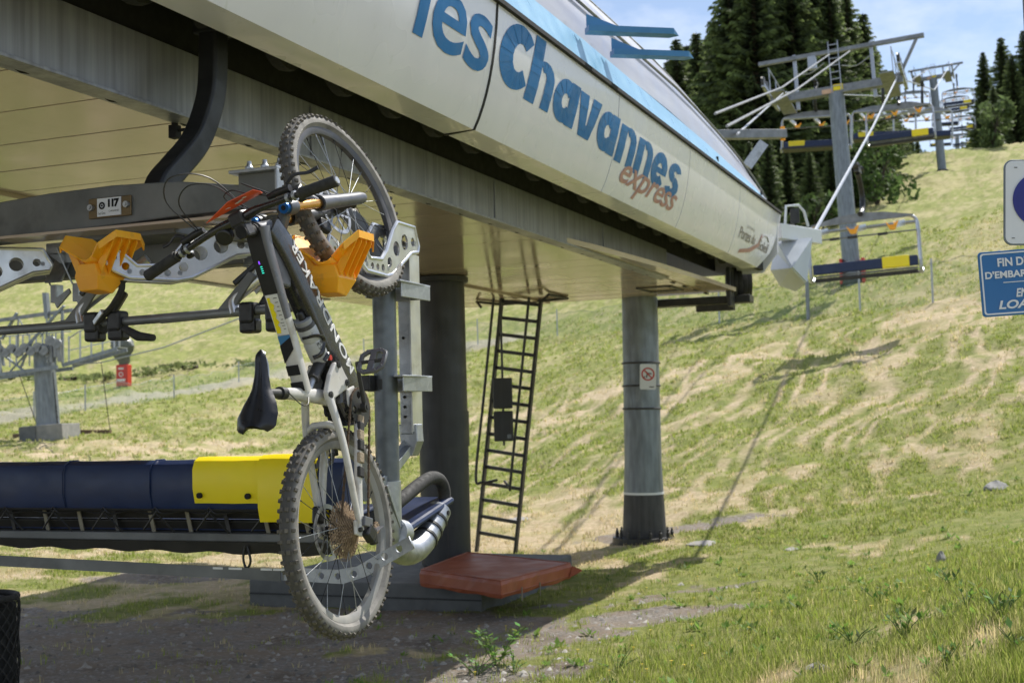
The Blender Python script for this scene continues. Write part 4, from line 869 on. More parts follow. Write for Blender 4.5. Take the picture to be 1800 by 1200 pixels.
    for i in range(12):
        x = -1.22+i*.19; a = -.25+.1*(i % 2)
        MB().bar((x, .035, .175), (x+.035, .030, .055), .018, .005, (0, 1, 0)).obj('worn_strap', PALE if i % 3 else SLATM, ch)
    for i in range(9):
        x = -1.15+i*.27; MB().tube(smooth_path([(x-.14, -.02, .165), (x-.03, -.03, .150), (x, -.04, .175), (x+.03, -.03, .150), (x+.14, -.02, .165)], 3), .0045, 5).tube([(x-.01, -.04, .165), (x+.07, .0, .07)], .0045, 5).tube([(x+.01, -.04, .165), (x-.09, .0, .08)], .0045, 5).obj('lacing', CBLK, ch)
    MB().tube([(-1.32, -.03, .17), (1.0, -.03, .165)], .006, 6).obj('lace_cord', CBLK, ch)
    MB().box((-.15, .02, .052), (2.4, .05, .035)).obj('seat_frame_tube', BEAM, ch, bevel=.005)
    MB().box((-.15, .30, .06), (2.3, .5, .035), Matrix.Rotation(.10, 3, 'X')).obj('seat_board', SLATM, ch, bevel=.01)
    sk = MB(); nseg = 40
    vs = [(-1.32+2.35*i/nseg, -.01, .035) for i in range(nseg+1)]+[(-1.32+2.35*i/nseg, .0, .005+.006*math.sin(i*1.3)-.02*(i/nseg)) for i in range(nseg+1)]; sk.add(vs, [(i, i+1, nseg+2+i, nseg+1+i) for i in range(nseg)])
    o = sk.obj('cover_skirt', SLATM, ch); mo = o.modifiers.new('s', 'SOLIDIFY'); mo.thickness = .004
    MB().tube(smooth_path([(.63, -.02, .02), (.62, -.02, -.03), (.635, -.02, -.07), (.655, -.02, -.04), (.64, -.02, .02)], 4), .005, 6).obj('cord_loop', CBLK, ch)
    MB().box((1.17, .30, .12), (.30, .50, .03), Matrix.Rotation(.20, 3, 'X')).obj('seat_cushion', BLUV, ch, bevel=.02)
    MB().box((-.15, .28, .105), (2.3, .45, .05), Matrix.Rotation(.12, 3, 'X')).obj('seat_cushion', BLUV, ch, bevel=.02)
    # restraint bar with foot rests
    yb = -.2; bar = MB().tube([(-1.35, yb, .935), (-.48, yb, .945), (.30, yb, .955), (.86, yb, .965), (1.05, yb, .97)], .019, 14); bar.obj('restraint_bar', STEEL, ch)
    for x in (-.10, .66, -1.0):
        g = MB(); g.prism([(x-.02, .975), (x-.30, .945), (x-.30, .935), (x+.06, .945), (x+.07, .99), (x+.16, 1.10), (x+.13, 1.12)], .02, Matrix.Translation((0, yb, 0)) @ XZ); g.obj('gusset', BEAM, ch, bevel=.004)
        MB().tube(smooth_path([(x+.06, yb, .955), (x+.05, yb+.01, 1.01), (x+.12, yb+.02, 1.065), (x+.34, yb+.08, 1.215)], 5), .023, 12).obj('brace_arm', ALU, ch)
        MB().bar((x+.055, yb-.0, 1.075), (x+.16, yb+.05, 1.175), .022, .022).obj('arm_cover', BPLA, ch, bevel=.006)
        for dx in (.13, .25): MB().box((x+dx, yb-.005, .955), (.065, .07, .085)).box((x+dx+.0, yb, .905), (.075, .06, .06)).obj('clamp_block', BPLA, ch, bevel=.012)
        MB().bar((x+.14, yb+.07, .98), (x+.20, yb+.10, 1.09), .05, .04).obj('arm_pivot', BPLA, ch, bevel=.01)
        MB().tube([(x+.30, yb-.02, .92), (x+.38, yb-.04, .885), (x+.46, yb-.05, .875)], [.018, .024, .018], 12, ell=.8).obj('foot_peg', RUBB, ch)
    for x in (-.72, .06, .30+.52):
        if x > .5: continue
        o = MB().tube(smooth_path([(x-.20+.20, yb-.03, .945), (x+.06, yb-.045, .985), (x+.105, yb-.05, 1.02), (x+.145, yb-.05, 1.075), (x+.15, yb-.05, 1.115)], 4), [.014]*2+[.015]*14+[.024], 10, ell=.7).obj('foot_rest', RUBB, ch)
        MB().bar((x+.0, yb-.03, .95), (x+.06, yb-.05, .995), .03, .022).obj('foot_rest_clamp', ALU, o, bevel=.003); MB().tube([(x-.015, yb, .94), (x+.015, yb, .94)], .034, 16).obj('clamp_ring', RUBB, o)
    # bike carriers: posts, arms, cradles
    posts = [(2.335, 4.70), (3.09, 4.70), (4.20, 4.72)]
    for i, (s_, t_) in enumerate(posts):
        if i == 0:
            MB().box(CL(s_, t_, 2.13), (.055, .075, .74)).obj('carrier_post', GALV, ch, bevel=.004)
            MB().box(CL(s_-.030, t_-.0, 2.13), (.006, .09, .72)).obj('post_flange', ALU, ch)
            for z in (2.15, 1.91, 1.87, 1.83, 2.42): MB().tube([CL(s_+.005, t_-.038, z), CL(s_+.005, t_-.042, z)], .006, 8).obj('bolt_hole', BLACK, ch)
            for z in (2.33, 1.96):
                m_ = MB(); m_.prism([(-.02, -.06), (.06, -.26), (.10, -.26), (.085, .04), (-.085, .04), (-.09, -.02)], .008, Matrix.Translation(CL(s_, t_, z+.03))); m_.box(CL(s_, t_-.04, z), (.17, .006, .06)); m_.box(CL(s_-.085, t_-.10, z), (.006, .26, .06)); m_.box(CL(s_+.07, t_-.13, z), (.006, .20, .055)); m_.obj('clamp_bracket', GALV, ch, bevel=.002)
                for dx, dy in ((-.05, -.046), (.06, -.046)): MB().tube([CL(s_-dx, t_+dy, z), CL(s_-dx, t_+dy-.018, z)], .011, 8).obj('bolt', GALV, ch)
                MB().tube([CL(s_+.02, 4.5, z-.02), CL(s_+.02, 4.5, z+.02)], .052, 20).obj('clamp_band', BPLA if z < 2 else GALV, ch)
            MB().box(CL(s_+.06, 4.43, 1.965), (.07, .06, .06)).obj('rubber_block', BPLA, ch, bevel=.004)
            f_ = MB().prism([(-.04, .0), (.04, .0), (.045, -.07), (.02, -.13), (-.03, -.12)], .06, Matrix.Translation(CL(s_, t_, 1.80)) @ XZ).obj('post_foot', GALV, ch, bevel=.004)
            MB().bar(CL(s_, 4.72, 1.72), CL(s_, 4.42, 1.565), .03, .035).bar(CL(s_+.016, 4.72, 1.735), CL(s_+.016, 4.42, 1.58), .003, .05).obj('diagonal_strut', GALV, ch, bevel=.002)
            MB().bar(CL(s_, 4.43, 1.60), CL(s_-.02, 4.50, 1.38), .012, .045).bar(CL(s_-.03, 4.42, 1.57), CL(s_-.045, 4.50, 1.40), .012, .012).obj('lower_link', GALV, ch, bevel=.002)
            MB().lathe([(.05, -.004), (.05, .004)], 20, Matrix.Translation(CL(s_+.04, 4.38, 1.56)) @ Matrix.Rotation(PI/2, 4, 'Y')).obj('pivot_disc', GALV, ch)
            MB().tube([CL(s_-.02, 4.50, 1.38), CL(s_-.02, 4.56, 1.37)], .055, 18).obj('elbow_clamp', GALV, ch)
            pst, dr = CL(s_, t_-.02, 2.375), Vector((.04, -1, 0)); Ln = .56
        else:
            MB().bar(CL(s_-.0, t_+.10, 2.62), CL(s_, t_+.02, 2.50), .10, .012).box(CL(s_, t_+.07, 2.66), (.10, .08, .05)).obj('hinge_bracket', GALV, ch, bevel=.003)
            MB().prism([(-.05, 0), (.14, -.07), (.14, -.09), (.0, -.09), (-.06, -.05)], .008, Matrix.Translation(CL(s_-.02, t_+.05, 2.68)) @ XZ).obj('hinge_plate', GALV, ch)
            for dx in (-.10, .03):
                MB().box(CL(s_+dx, t_+.08, 2.45), (.035, .05, .085)).prism([(0, 0), (.09, .05), (.10, .03), (.02, -.04)], .012, Matrix.Translation(CL(s_+dx, t_+.06, 2.42)) @ XZ).bar(CL(s_+dx+.02, t_+.06, 2.49), CL(s_+dx+.08, t_+.02, 2.66), .008, .008).obj('latch_hook', GALV, ch, bevel=.002)
            pst, dr = CL(s_, t_-.02, 2.42), (Vector((-.62, -.80, 0)) if i == 1 else Vector((-.70, -.70, 0))); Ln = .62
        c_, d_, n_ = carrier('arm', ch, pst, dr, Ln)
        if i == 0: c_ = CL(2.30, 4.03, 2.352)
        else: d_ = Vector((-.10, -1, 0)).normalized() if i == 1 else Vector((-.4, -1, 0)).normalized(); n_ = Vector((0, 0, 1)).cross(d_).normalized()
        cradle(ch, c_+Vector((0, 0, .01)), d_, n_, .86 if i else .80)
    # strap and perforated wheel arm under the seat
    MB().bar(CL(4.95, 4.22, 1.292), CL(2.66, 4.22, 1.242), .006, .044).obj('lower_strap', BEAM, ch)
    for s_, w_ in ((2.94, .045), (2.86, .06), (2.72, .05), (2.665, .05)): MB().box(CL(s_, 4.2155, 1.262+.002), (w_, .002, .008)).obj('white_tape', WHITE, ch)
    out = [(-.14, -.022), (.12, -.03), (.22, .0), (.42, .105), (.40, .15), (.18, .035), (.10, .022), (-.14, .024)]
    me = curve_mesh('perforated_arm', [out]+[circ(x, z, rr, 12) for x, z, rr in ((-.10, 0, .008), (-.04, 0, .011), (.03, -.002, .013), (.10, -.002, .013), (.17, .008, .013), (.235, .04, .013), (.30, .075, .014), (.36, .105, .014))], .008, GALV)
    xmesh(me, Matrix.Translation(CL(2.52, 4.235, 1.245)) @ XZ); mkobj('perforated_arm', me, ch)
    return ch
near_chair = build_near_chair()
# ================================================================== MOUNTAIN BIKE (x forward, y left, z up; origin rear hub)
BR = Matrix(((0.00732, -0.92977, -0.36806), (0.2523, 0.35788, -0.89904), (0.96762, -0.08628, 0.2372))).to_4x4()
BM = Matrix.Translation((-0.62356839, 4.53318224, 1.43556587)) @ BR
bike = bpy.data.objects.new('mountain_bike', None); col.objects.link(bike); bike.matrix_world = BM; bike.empty_display_size = .2
tag(bike, 'dusty black and white electric mountain bike hanging upright by its front wheel on the chair', 'mountain bike')
WB = 1.25; HA = math.radians(64.5); STEER = 0.2419
SA = Vector((-math.cos(HA), 0, math.sin(HA))); SP = Vector((math.sin(HA), 0, math.cos(HA))); SB = Vector((WB, 0, 0))-SP*.044
SM = Matrix.Translation(SB) @ Matrix.Rotation(STEER, 4, SA) @ Matrix.Translation(-SB)
RX = Matrix.Rotation(PI/2, 4, 'X')          # lathe axis Z -> Y
def wheel(mtx, rear):
    rim = MB().lathe([(.305, -.016), (.318, -.017), (.318, -.013), (.311, -.010), (.311, .010), (.318, .013), (.318, .017), (.305, .016), (.292, .009), (.290, 0), (.292, -.009)], 72, RX, close=True)
    w_ = rim.obj('wheel', RIMM if rear else DRIM, bike); w_.matrix_local = mtx
    prof = []
    for k in range(20):
        a = 2*PI*k/20; prof.append((.339+.030*math.cos(a), .0305*math.sin(a)*(1.0 if math.cos(a) > -.5 else .75)))
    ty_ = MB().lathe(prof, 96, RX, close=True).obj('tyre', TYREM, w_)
    kn = MB(); n = 66
    for i in range(n):
        a = 2*PI*(i+.0)/n
        rows = [(-.0285, .014, .012, 55), (.0285, .014, .012, -55), (-.009, .013, .016, 14), (.009, .013, .016, -14)] if i % 2 == 0 else [(-.0275, .012, .012, 52), (.0275, .012, .012, -52), (-.014, .011, .014, 25), (.014, .011, .014, -25)]
        for y, wy, wl, tl in rows:
            rr = .339+math.sqrt(max(0, .0305**2-y*y*.86))+.0015; sk_ = .10*(1 if y > 0 else -1)
            R = Matrix.Rotation(-a, 4, 'Y') @ Matrix.Translation((rr, y, 0)) @ Matrix.Rotation(math.radians(tl)*-1, 4, 'Z') @ Matrix.Rotation(sk_, 4, 'X')
            h = .0052 if abs(y) > .02 else .0042
            kn.add([(-h, -wy/2, -wl/2), (-h, wy/2, -wl/2), (-h, wy/2, wl/2), (-h, -wy/2, wl/2), (h, -wy/2*.8, -wl/2*.8), (h, wy/2*.8, -wl/2*.8), (h, wy/2*.8, wl/2*.8), (h, -wy/2*.8, wl/2*.8)], [(0, 1, 2, 3), (4, 7, 6, 5), (0, 4, 5, 1), (1, 5, 6, 2), (2, 6, 7, 3), (3, 7, 4, 0)], False, R)
    kn.obj('tread', TREAD, w_, kind='stuff')
    # hub, spokes, rotor
    hw = .05 if not rear else .058
    MB().lathe([(.010, -hw-.012), (.012, -hw), (.026, -hw+.015), (.028, -hw+.022), (.018, -hw+.028), (.016, 0), (.018, hw-.028), (.028, hw-.022), (.026, hw-.015), (.012, hw), (.010, hw+.012)], 20, RX).obj('hub', LADM, w_)
    for i in range(28):
        sgn = 1 if i % 2 else -1; a = 2*PI*i/28; a2 = a+(.75 if (i//2) % 2 else -.75)
        p0 = Vector((.027*math.cos(a2), sgn*(hw-.022), .027*math.sin(a2))); p1 = Vector((.292*math.cos(a), sgn*.004, .292*math.sin(a)))
        s_ = MB().tube([p0, p1], .00125, 5).tube([p1-(p1-p0).normalized()*.014, p1], .0024, 6).obj('spoke', GALV if i % 3 else BLACK, w_)
    rr = .10; yo = .046*(1)
    lp = [[(r_*math.cos(a), r_*math.sin(a)) for a in [2*PI*k/40 for k in range(40)]] for r_ in (rr, rr-.016)]
    me = xmesh(curve_mesh('brake_rotor', lp+[], .002, GALV), Matrix.Translation((0, yo, 0)) @ RX); ro = mkobj('brake_rotor', me, w_)
    sp_ = MB()
    for k in range(6):
        a = k*PI/3; sp_.bar((.022*math.cos(a), yo, .022*math.sin(a)), ((rr-.015)*math.cos(a+.5), yo, (rr-.015)*math.sin(a+.5)), .010, .002, (0, 1, 0))
    sp_.lathe([(.030, -.001), (.030, .001)], 20, Matrix.Translation((0, yo, 0)) @ RX); sp_.obj('rotor_spider', GALV, ro)
    # valve
    MB().tube([(.290*math.cos(.3), 0, .290*math.sin(.3)), (.250*math.cos(.3), 0, .250*math.sin(.3))], .003, 6).obj('valve', CBLK, w_)
    # raised letters on the visible sidewall
    for base in ((1.25, 4.3) if not rear else (2.0,)):
        for i, chh in enumerate('MAXXIS'):
            me = fit_text(text_mesh(chh, 1, .1, .03), -.008 if chh != 'I' else -.003, .008 if chh != 'I' else .003, -.0075, .0075)
            a = base-i*.072; m_ = Matrix.Translation((0, -.0292, 0)) @ Matrix.Rotation(-a, 4, 'Y') @ Matrix.Translation((.337, 0, 0)) @ Matrix.Rotation(PI/2, 4, 'X') @ Matrix.Rotation(-PI/2, 4, 'Z')
            for q in me.vertices: q.co.z *= .01
            xmesh(me, m_); me.materials.clear(); me.materials.append(MUD if rear else mat('pale_tyre_letter', (.45, .43, .38), rough=.8, rvar=0) if 'pale_tyre_letter' not in bpy.data.materials else bpy.data.materials['pale_tyre_letter']); mkobj('tyre_letter', me, w_)
    return w_
rw = wheel(Matrix.Identity(4), True); fw_ = wheel(SM @ Matrix.Translation((WB, 0, 0)), False)
# blue tag on a front spoke
MB().tube([(.285*math.cos(1.72), -.012, .285*math.sin(1.72)), (.278*math.cos(1.72), -.013, .278*math.sin(1.72)), (.262*math.cos(1.7), -.015, .262*math.sin(1.7)), (.236*math.cos(1.7), -.018, .236*math.sin(1.7))], [.004, .007, .0065, .003], 8).obj('spoke_tag', BLUC, fw_)
# cassette
cs_ = None
for i in range(11):
    r_ = [.104, .096, .086, .077, .068, .060, .053, .046, .040, .034, .028][i]; nt = int(r_*2*PI/.0127); y = -.016-.0046*i; lp = []
    for k in range(nt*4):
        a = 2*PI*k/(nt*4); lp.append(((r_+(.003 if k % 4 in (1, 2) else -.0055))*math.cos(a), (r_+(.003 if k % 4 in (1, 2) else -.0055))*math.sin(a)))
    hl = [circ((r_-.021)*math.cos(2*PI*q/11), (r_-.021)*math.sin(2*PI*q/11), (r_-.021)*.20, 8) for q in range(11)] if i < 7 else []
    xm = xmesh(curve_mesh('sprocket', [lp]+hl, .002, CASS), Matrix.Translation((0, y, 0)) @ RX); o = mkobj('sprocket', xm, rw)
# frame tubes as lofts
def sect_tube(pts, hs, ws, ex=2.6, n=20, yoff=None):
    m = MB(); secs = []; P = [Vector((p[0], (yoff[i] if yoff else 0), p[1])) for i, p in enumerate(pts)]
    for i, p in enumerate(P):
        T = (P[min(i+1, len(P)-1)]-P[max(i-1, 0)]).normalized(); Nn = Vector((0, 1, 0)); B = Nn.cross(T).normalized(); Nn = T.cross(B).normalized(); ring = []
        for k in range(n):
            a = 2*PI*k/n; c_, s_ = math.cos(a), math.sin(a); ring.append(p+B*(abs(c_)**(2/ex)*math.copysign(1, c_)*hs[i]/2)+Nn*(abs(s_)**(2/ex)*math.copysign(1, s_)*ws[i]/2))
        secs.append(ring)
    return m.loft(secs)
def interp_path(pts, n=4):
    q = smooth_path([(p[0], 0, p[1]) for p in pts], n); return [(v.x, v.z) for v in q]
dt = interp_path([(.955, .545), (.895, .435), (.80, .315), (.68, .175), (.57, .045), (.50, -.035)], 4); L_ = len(dt)
sect_tube(dt, list(np.linspace(.100, .138, L_)), list(np.linspace(.068, .092, L_)), 4.5).obj('down_tube', CARB, bike)
tt1 = interp_path([(.925, .600), (.86, .565), (.76, .495), (.66, .425)], 4); sect_tube(tt1, list(np.linspace(.062, .046, len(tt1))), list(np.linspace(.078, .062, len(tt1))), 4).obj('top_tube', GREYF, bike)
tt2 = interp_path([(.665, .4275), (.58, .368), (.50, .315), (.44, .275)], 4); sect_tube(tt2, [.046]*len(tt2), list(np.linspace(.062, .052, len(tt2))), 4).obj('rear_top_tube', WHITF, bike)
# top surface graphics: display, label, blue and black stripes
def tt_pt(f, y, lift=.0):
    P = [Vector((x, 0, z)) for x, z in tt1]+[Vector((x, 0, z)) for x, z in tt2[1:]]
    i = min(int(f), len(P)-2); p = P[i].lerp(P[i+1], f-i); T = (P[i+1]-P[i]).normalized(); up = Vector((T.z, 0, -T.x)); 
    if up.z < 0: up = -up
    hh = np.interp(f, [0, len(tt1)-1, len(P)-1], [.031, .0235, .0232]); return p+up*(hh+lift)+Vector((0, y, 0))
def tt_patch(f0, f1, y0, y1, m, name, lift=.0012, poly=None, parent=None):
    mm = MB(); n = 8
    if poly:
        vs = [tt_pt(f, y, lift) for f, y in poly]; mm.add(vs, [tuple(range(len(vs)))])
    else:
        vs = [tt_pt(f0+(f1-f0)*i/n, y, lift) for i in range(n+1) for y in (y0, y1)]; mm.add(vs, [(2*i, 2*i+1, 2*i+3, 2*i+2) for i in range(n)])
    o = mm.obj(name, m, parent or bike); s_ = o.modifiers.new('s', 'SOLIDIFY'); s_.thickness = .0012; s_.offset = 1; return o
tt_patch(0.6, 8.9, -.028, .028, BPLA, 'display_panel')
tt_patch(5.2, 5.55, .004, .009, LED1, 'display_light', .0026); 
for k in range(4): tt_patch(5.8+k*.22, 5.9+k*.22, -.001, .007, LED2, 'charge_light', .0026)
tt_patch(9.0, 14.2, -.023, .023, WHITE, 'trail_label')
tt_patch(0, 0, 0, 0, YELV, 'label_graphic', .0026, [(9.3, .019), (9.3, .008), (9.8, .010), (10.2, -.001), (10.7, .006), (11.2, .0), (11.7, .007), (12.2, -.002), (12.7, .008), (13.2, .001), (13.9, .004), (13.9, .019)])
for k in range(9): tt_patch(9.4+k*.5, 9.46+k*.5, -.018, -.004-.003*(k % 3), BLACK, 'label_line', .0026)
tt_patch(14.3, 15.6, -.023, .023, BLUEB, 'blue_stripe')
tt_patch(0, 0, 0, 0, BLACK, 'black_stripe', .0024, [(14.6, -.024), (16.3, -.024), (18.2, .024), (15.6, .024)])
tt_patch(18.6, 20.2, -.024, .024, BLACK, 'black_stripe'); tt_patch(21.5, 23.4, -.024, .024, BLACK, 'black_stripe')
# head gusset web and head tube
gm = MB(); gm.prism([(.95, .56), (.92, .60), (.82, .525), (.765, .465), (.775, .40), (.84, .40), (.91, .48)], .034, XZ); gm.obj('head_gusset', GREYF, bike, bevel=.008)
h0 = SB+SA*.585; h1 = SB+SA*.70; MB().tube([h0, h0.lerp(h1, .2), h0.lerp(h1, .8), h1], [.030, .027, .026, .029], 24).obj('head_tube', GREYF, bike)
MB().tube([h1, h1+SA*.015], .024, 20).tube([h0-SA*.012, h0], .027, 20).obj('headset_cup', BLACK, bike)
# white decal letters down the side of the down tube
dts = Vector((.868, 0, .325)); dte = Vector((.590, 0, .0)); 
me = text_mesh('MONDRAKER', 1, .1, .012, 0, 1.1); v = np.array([q.co[:] for q in me.vertices]); a = v.min(0); b = v.max(0)
d0 = Vector((.565, 0, -.005)); d1 = Vector((.875, 0, .385)); dd_ = (d1-d0).normalized(); up_ = Vector((-dd_.z, 0, dd_.x)); perp_ = Vector((dd_.z, 0, -dd_.x))
bm = bmesh.new(); bm.from_mesh(me)
for k in range(1, 24): bmesh.ops.bisect_plane(bm, geom=bm.verts[:]+bm.edges[:]+bm.faces[:], plane_co=(a[0]+(b[0]-a[0])*k/24, 0, 0), plane_no=(1, 0, 0))
bm.to_mesh(me); bm.free(); DP = [Vector((x, 0, z)) for x, z in dt[::-1]]
for q in me.vertices:
    f = (q.co.x-a[0])/(b[0]-a[0]); g_ = (q.co.y-a[1])/(b[1]-a[1]); u_ = (.17+.66*f)*(len(DP)-1); i_ = min(int(u_), len(DP)-2)
    p = DP[i_].lerp(DP[i_+1], u_-i_); Tn = (DP[min(i_+2, len(DP)-1)]-DP[max(i_-1, 0)]).normalized(); low_ = Vector((Tn.z, 0, -Tn.x)); hh = np.interp(u_/(len(DP)-1), [0, 1], [.138, .100]); ww = np.interp(u_/(len(DP)-1), [0, 1], [.092, .068])
    p = p+low_*(hh*.20-(g_-.5)*.040); p.y = -ww/2-(.0016 if q.co.z > 0 else -.004); q.co = p
me.materials.clear(); me.materials.append(WHITE); mkobj('frame_lettering', me, bike)
# motor zone, seat tube, rear triangle
mt = MB(); mt.prism([(.60, .00), (.56, .075), (.50, .10), (.44, .085), (.395, .03), (.39, -.05), (.45, -.105), (.53, -.09)], .085, XZ); mt.obj('motor_housing', CARB, bike, bevel=.015)
MB().prism([(.53, .0), (.50, .055), (.44, .04), (.43, -.03)], .098, XZ).obj('motor_cover', WHITF, bike, bevel=.008)
st_ = interp_path([(.465, .06), (.45, .16), (.43, .27), (.412, .36), (.402, .405)], 3); sect_tube(st_, list(np.linspace(.060, .036, len(st_))), list(np.linspace(.044, .036, len(st_))), 2.2).obj('seat_tube', WHITF, bike)
MB().tube([(.404, 0, .395), (.398, 0, .425)], .022, 20).obj('seat_clamp', LADM, bike); MB().tube([(.402, 0, .40), (.375, 0, .515)], .0158, 18).obj('seatpost', LADM, bike)
MB().box((.374, 0, .520), (.045, .045, .022)).obj('post_head', LADM, bike, bevel=.005)
for y in (-.022, .022): MB().tube(smooth_path([(.50, y*.6, .548), (.45, y, .53), (.33, y, .53), (.26, y*1.6, .555)], 4), .0035, 8).obj('saddle_rail', GALV, bike)
# saddle: nose to tail
nx_, ny_ = 26, 16; secs = []
for i in range(nx_+1):
    f = i/nx_; x = .515-.265*f; hw = float(np.interp(f, [0, .03, .10, .3, .5, .7, .85, .95, 1], [.004, .015, .021, .025, .036, .064, .077, .072, .045])); zc_ = .560+.028*max(0, f-.55)**1.2*2.2-.006*math.exp(-((f-.35)/.2)**2)-.012*math.exp(-(f/.05)**2); ring = []
    for k in range(ny_+1):
        u_ = -1+2*k/ny_; dip = -.006*math.exp(-(u_/.28)**2)*(1 if .15 < f < .97 else .2); ring.append(Vector((x-.018*abs(u_)**2*(f > .9)*1, u_*hw, zc_+dip-(abs(u_)**3.2)*.028*min(1, .4+f))))
    for k in range(ny_-1, 0, -1):
        u_ = -1+2*k/ny_; ring.append(Vector((x, u_*hw*.88, zc_-.034*min(1, .4+f))))
    secs.append(ring)
MB().loft(secs).obj('saddle', mat('black_saddle_cover', (.012, .014, .02), (.01, .011, .015), rough=.36, scale=30), bike)
# rocker link and stays
for y in (-.045, .045):
    m_ = MB(); m_.prism([(.585, .125), (.57, .155), (.52, .185), (.45, .205), (.42, .19), (.44, .15), (.50, .06), (.53, .05), (.545, .075), (.565, .10)], .020, Matrix.Translation((0, y, 0)) @ XZ); o = m_.obj('rocker_link', WHITF, bike, bevel=.006)
    for x, z in ((.568, .135), (.518, .072), (.445, .185)): MB().tube([(x, y*1.0, z), (x, y+(.016 if y > 0 else -.016), z)], .0125, 14).tube([(x, y+(.014 if y > 0 else -.014), z), (x, y+(.018 if y > 0 else -.018), z)], .006, 8).obj('pivot_bolt', LADM, o)
MB().tube([(.600, 0, .150), (.50, 0, .215)], .022, 18).obj('shock_absorber', LADM, bike)
MB().tube([(.50, 0, .213), (.45, 0, .24)], .012, 12).obj('shock_shaft', GALV, bike)
MB().tube([(.588, -.03, .165), (.588, -.042, .165)], .010, 10).obj('red_shock_dial', REDP, bike)
for sg in (-1, 1):
    pth = [(.455, .185), (.40, .165), (.33, .135), (.20, .075), (.08, .025), (.0, -.015)]; pth = interp_path(pth, 3); n_ = len(pth)
    ys = [sg*float(np.interp(i/(n_-1), [0, .2, .5, 1], [.045, .055, .072, .078])) for i in range(n_)]
    sect_tube(pth, list(np.linspace(.034, .022, n_)), list(np.linspace(.024, .018, n_)), 3, yoff=ys).obj('seat_stay', WHITF, bike)
    pth = interp_path([(.455, -.045), (.40, -.03), (.30, .0), (.15, .003), (.0, -.01)], 3); n_ = len(pth); ys = [sg*float(np.interp(i/(n_-1), [0, .25, .5, 1], [.04, .048, .068, .078])) for i in range(n_)]
    o = sect_tube(pth, list(np.linspace(.045, .03, n_)), list(np.linspace(.024, .02, n_)), 3, yoff=ys).obj('chain_stay', WHITF, bike)
    if sg < 0:
        for k in range(6):
            f = .30+k*.075; i = f*(n_-1); x, z = pth[int(i)]; MB().bar((x+.020, ys[int(i)]-.012, z+.004), (x-.018, ys[int(i)]-.013, z+.004), .014, .034, (0, 0, 1)).obj('ribbed_guard', RUBB if k % 2 else MUD, o, bevel=.004)
    MB().prism([(.035, -.035), (.03, .03), (-.02, .02), (-.022, -.03)], .012, Matrix.Translation((0, sg*.072, 0)) @ XZ).obj('dropout', WHITF, bike, bevel=.005)
MB().tube([(.335, -.064, .132), (.35, -.03, .150), (.35, .03, .150), (.335, .064, .132)], .013, 12).obj('stay_bridge', WHITF, bike)
MB().tube([(0, -.088, 0), (0, .088, 0)], .009, 12).obj('rear_axle', LADM, bike)
MB().box((.055, .062, .045), (.06, .03, .045)).obj('rear_caliper', BPLA, bike, bevel=.008)
# cranks, ring, chain, derailleur
lp = []; nt = 34; r_ = .071
for k in range(nt*4): a = 2*PI*k/(nt*4); q = r_+(.0035 if k % 4 in (1, 2) else -.0025); lp.append((q*math.cos(a), q*math.sin(a)))
me = xmesh(curve_mesh('chainring', [lp]+[circ(.047*math.cos(q*PI/2+.4), .047*math.sin(q*PI/2+.4), .014, 10) for q in range(4)], .004, LADM), Matrix.Translation((.45, -.056, -.03)) @ RX); mkobj('chainring', me, bike)
def crank(y, ang, sg):
    c0 = Vector((.45, y, -.03)); c1 = c0+Vector((math.cos(ang), 0, math.sin(ang)))*.165; c1.y += sg*.012
    o = MB().loft([[c0+Vector((dx, dy, dz)) for dx, dy, dz in ((-.016*math.sin(ang)*-1, -.008, .016*math.cos(ang)), (.016*math.sin(ang)*-1, -.008, -.016*math.cos(ang)), (.016*math.sin(ang)*-1, .008, -.016*math.cos(ang)), (-.016*math.sin(ang)*-1, .008, .016*math.cos(ang)))], [c1+Vector((dx, dy, dz)) for dx, dy, dz in ((-.011*math.sin(ang)*-1, -.007, .011*math.cos(ang)), (.011*math.sin(ang)*-1, -.007, -.011*math.cos(ang)), (.011*math.sin(ang)*-1, .007, -.011*math.cos(ang)), (-.011*math.sin(ang)*-1, .007, .011*math.cos(ang)))]], smooth=False).obj('crank_arm', LADM, bike, bevel=.005)
    MB().tube([c0-Vector((0, .01, 0)), c0+Vector((0, .01, 0))], .019, 18).tube([c0+Vector((0, sg*.008, 0)), c0+Vector((0, sg*.013, 0))], .009, 12).obj('crank_boss', LADM, o)
    pc_ = c1+Vector((0, sg*.062, 0)); R = Matrix.Translation(pc_) @ Matrix.Rotation(math.radians(24), 4, 'Y')
    fr = [(-.034, -.052), (.034, -.052), (.052, -.028), (.052, .028), (.034, .052), (-.034, .052), (-.052, .028), (-.052, -.028)]
    # flat pedal: a cage standing with its platform in the x-z plane seen obliquely
    inner = [(-.030, -.042), (.028, -.042), (.041, -.024), (.041, -.010), (-.041, -.010), (-.041, -.024)]; inner2 = [(x, -y) for x, y in inner]
    me = curve_mesh('pedal', [fr, inner, inner2], .013, GREYF, .002)
    xmesh(me, R); p_ = mkobj('pedal', me, bike)
    MB().tube([c1, pc_+Vector((0, sg*.045, 0))], .007, 10).obj('pedal_axle', LADM, p_)
    pn = MB()
    for x, y_ in fr:
        for z in (-.010, .010): q = R @ Vector((x*.93, y_*.93, z*.6)); q2 = R @ Vector((x*.93, y_*.93, z*1.15)); pn.tube([q, q2], .002, 5)
    pn.obj('pedal_pin', GALV, p_, kind='stuff')
crank(-.075, math.radians(32), -1); crank(.075, math.radians(212), 1)
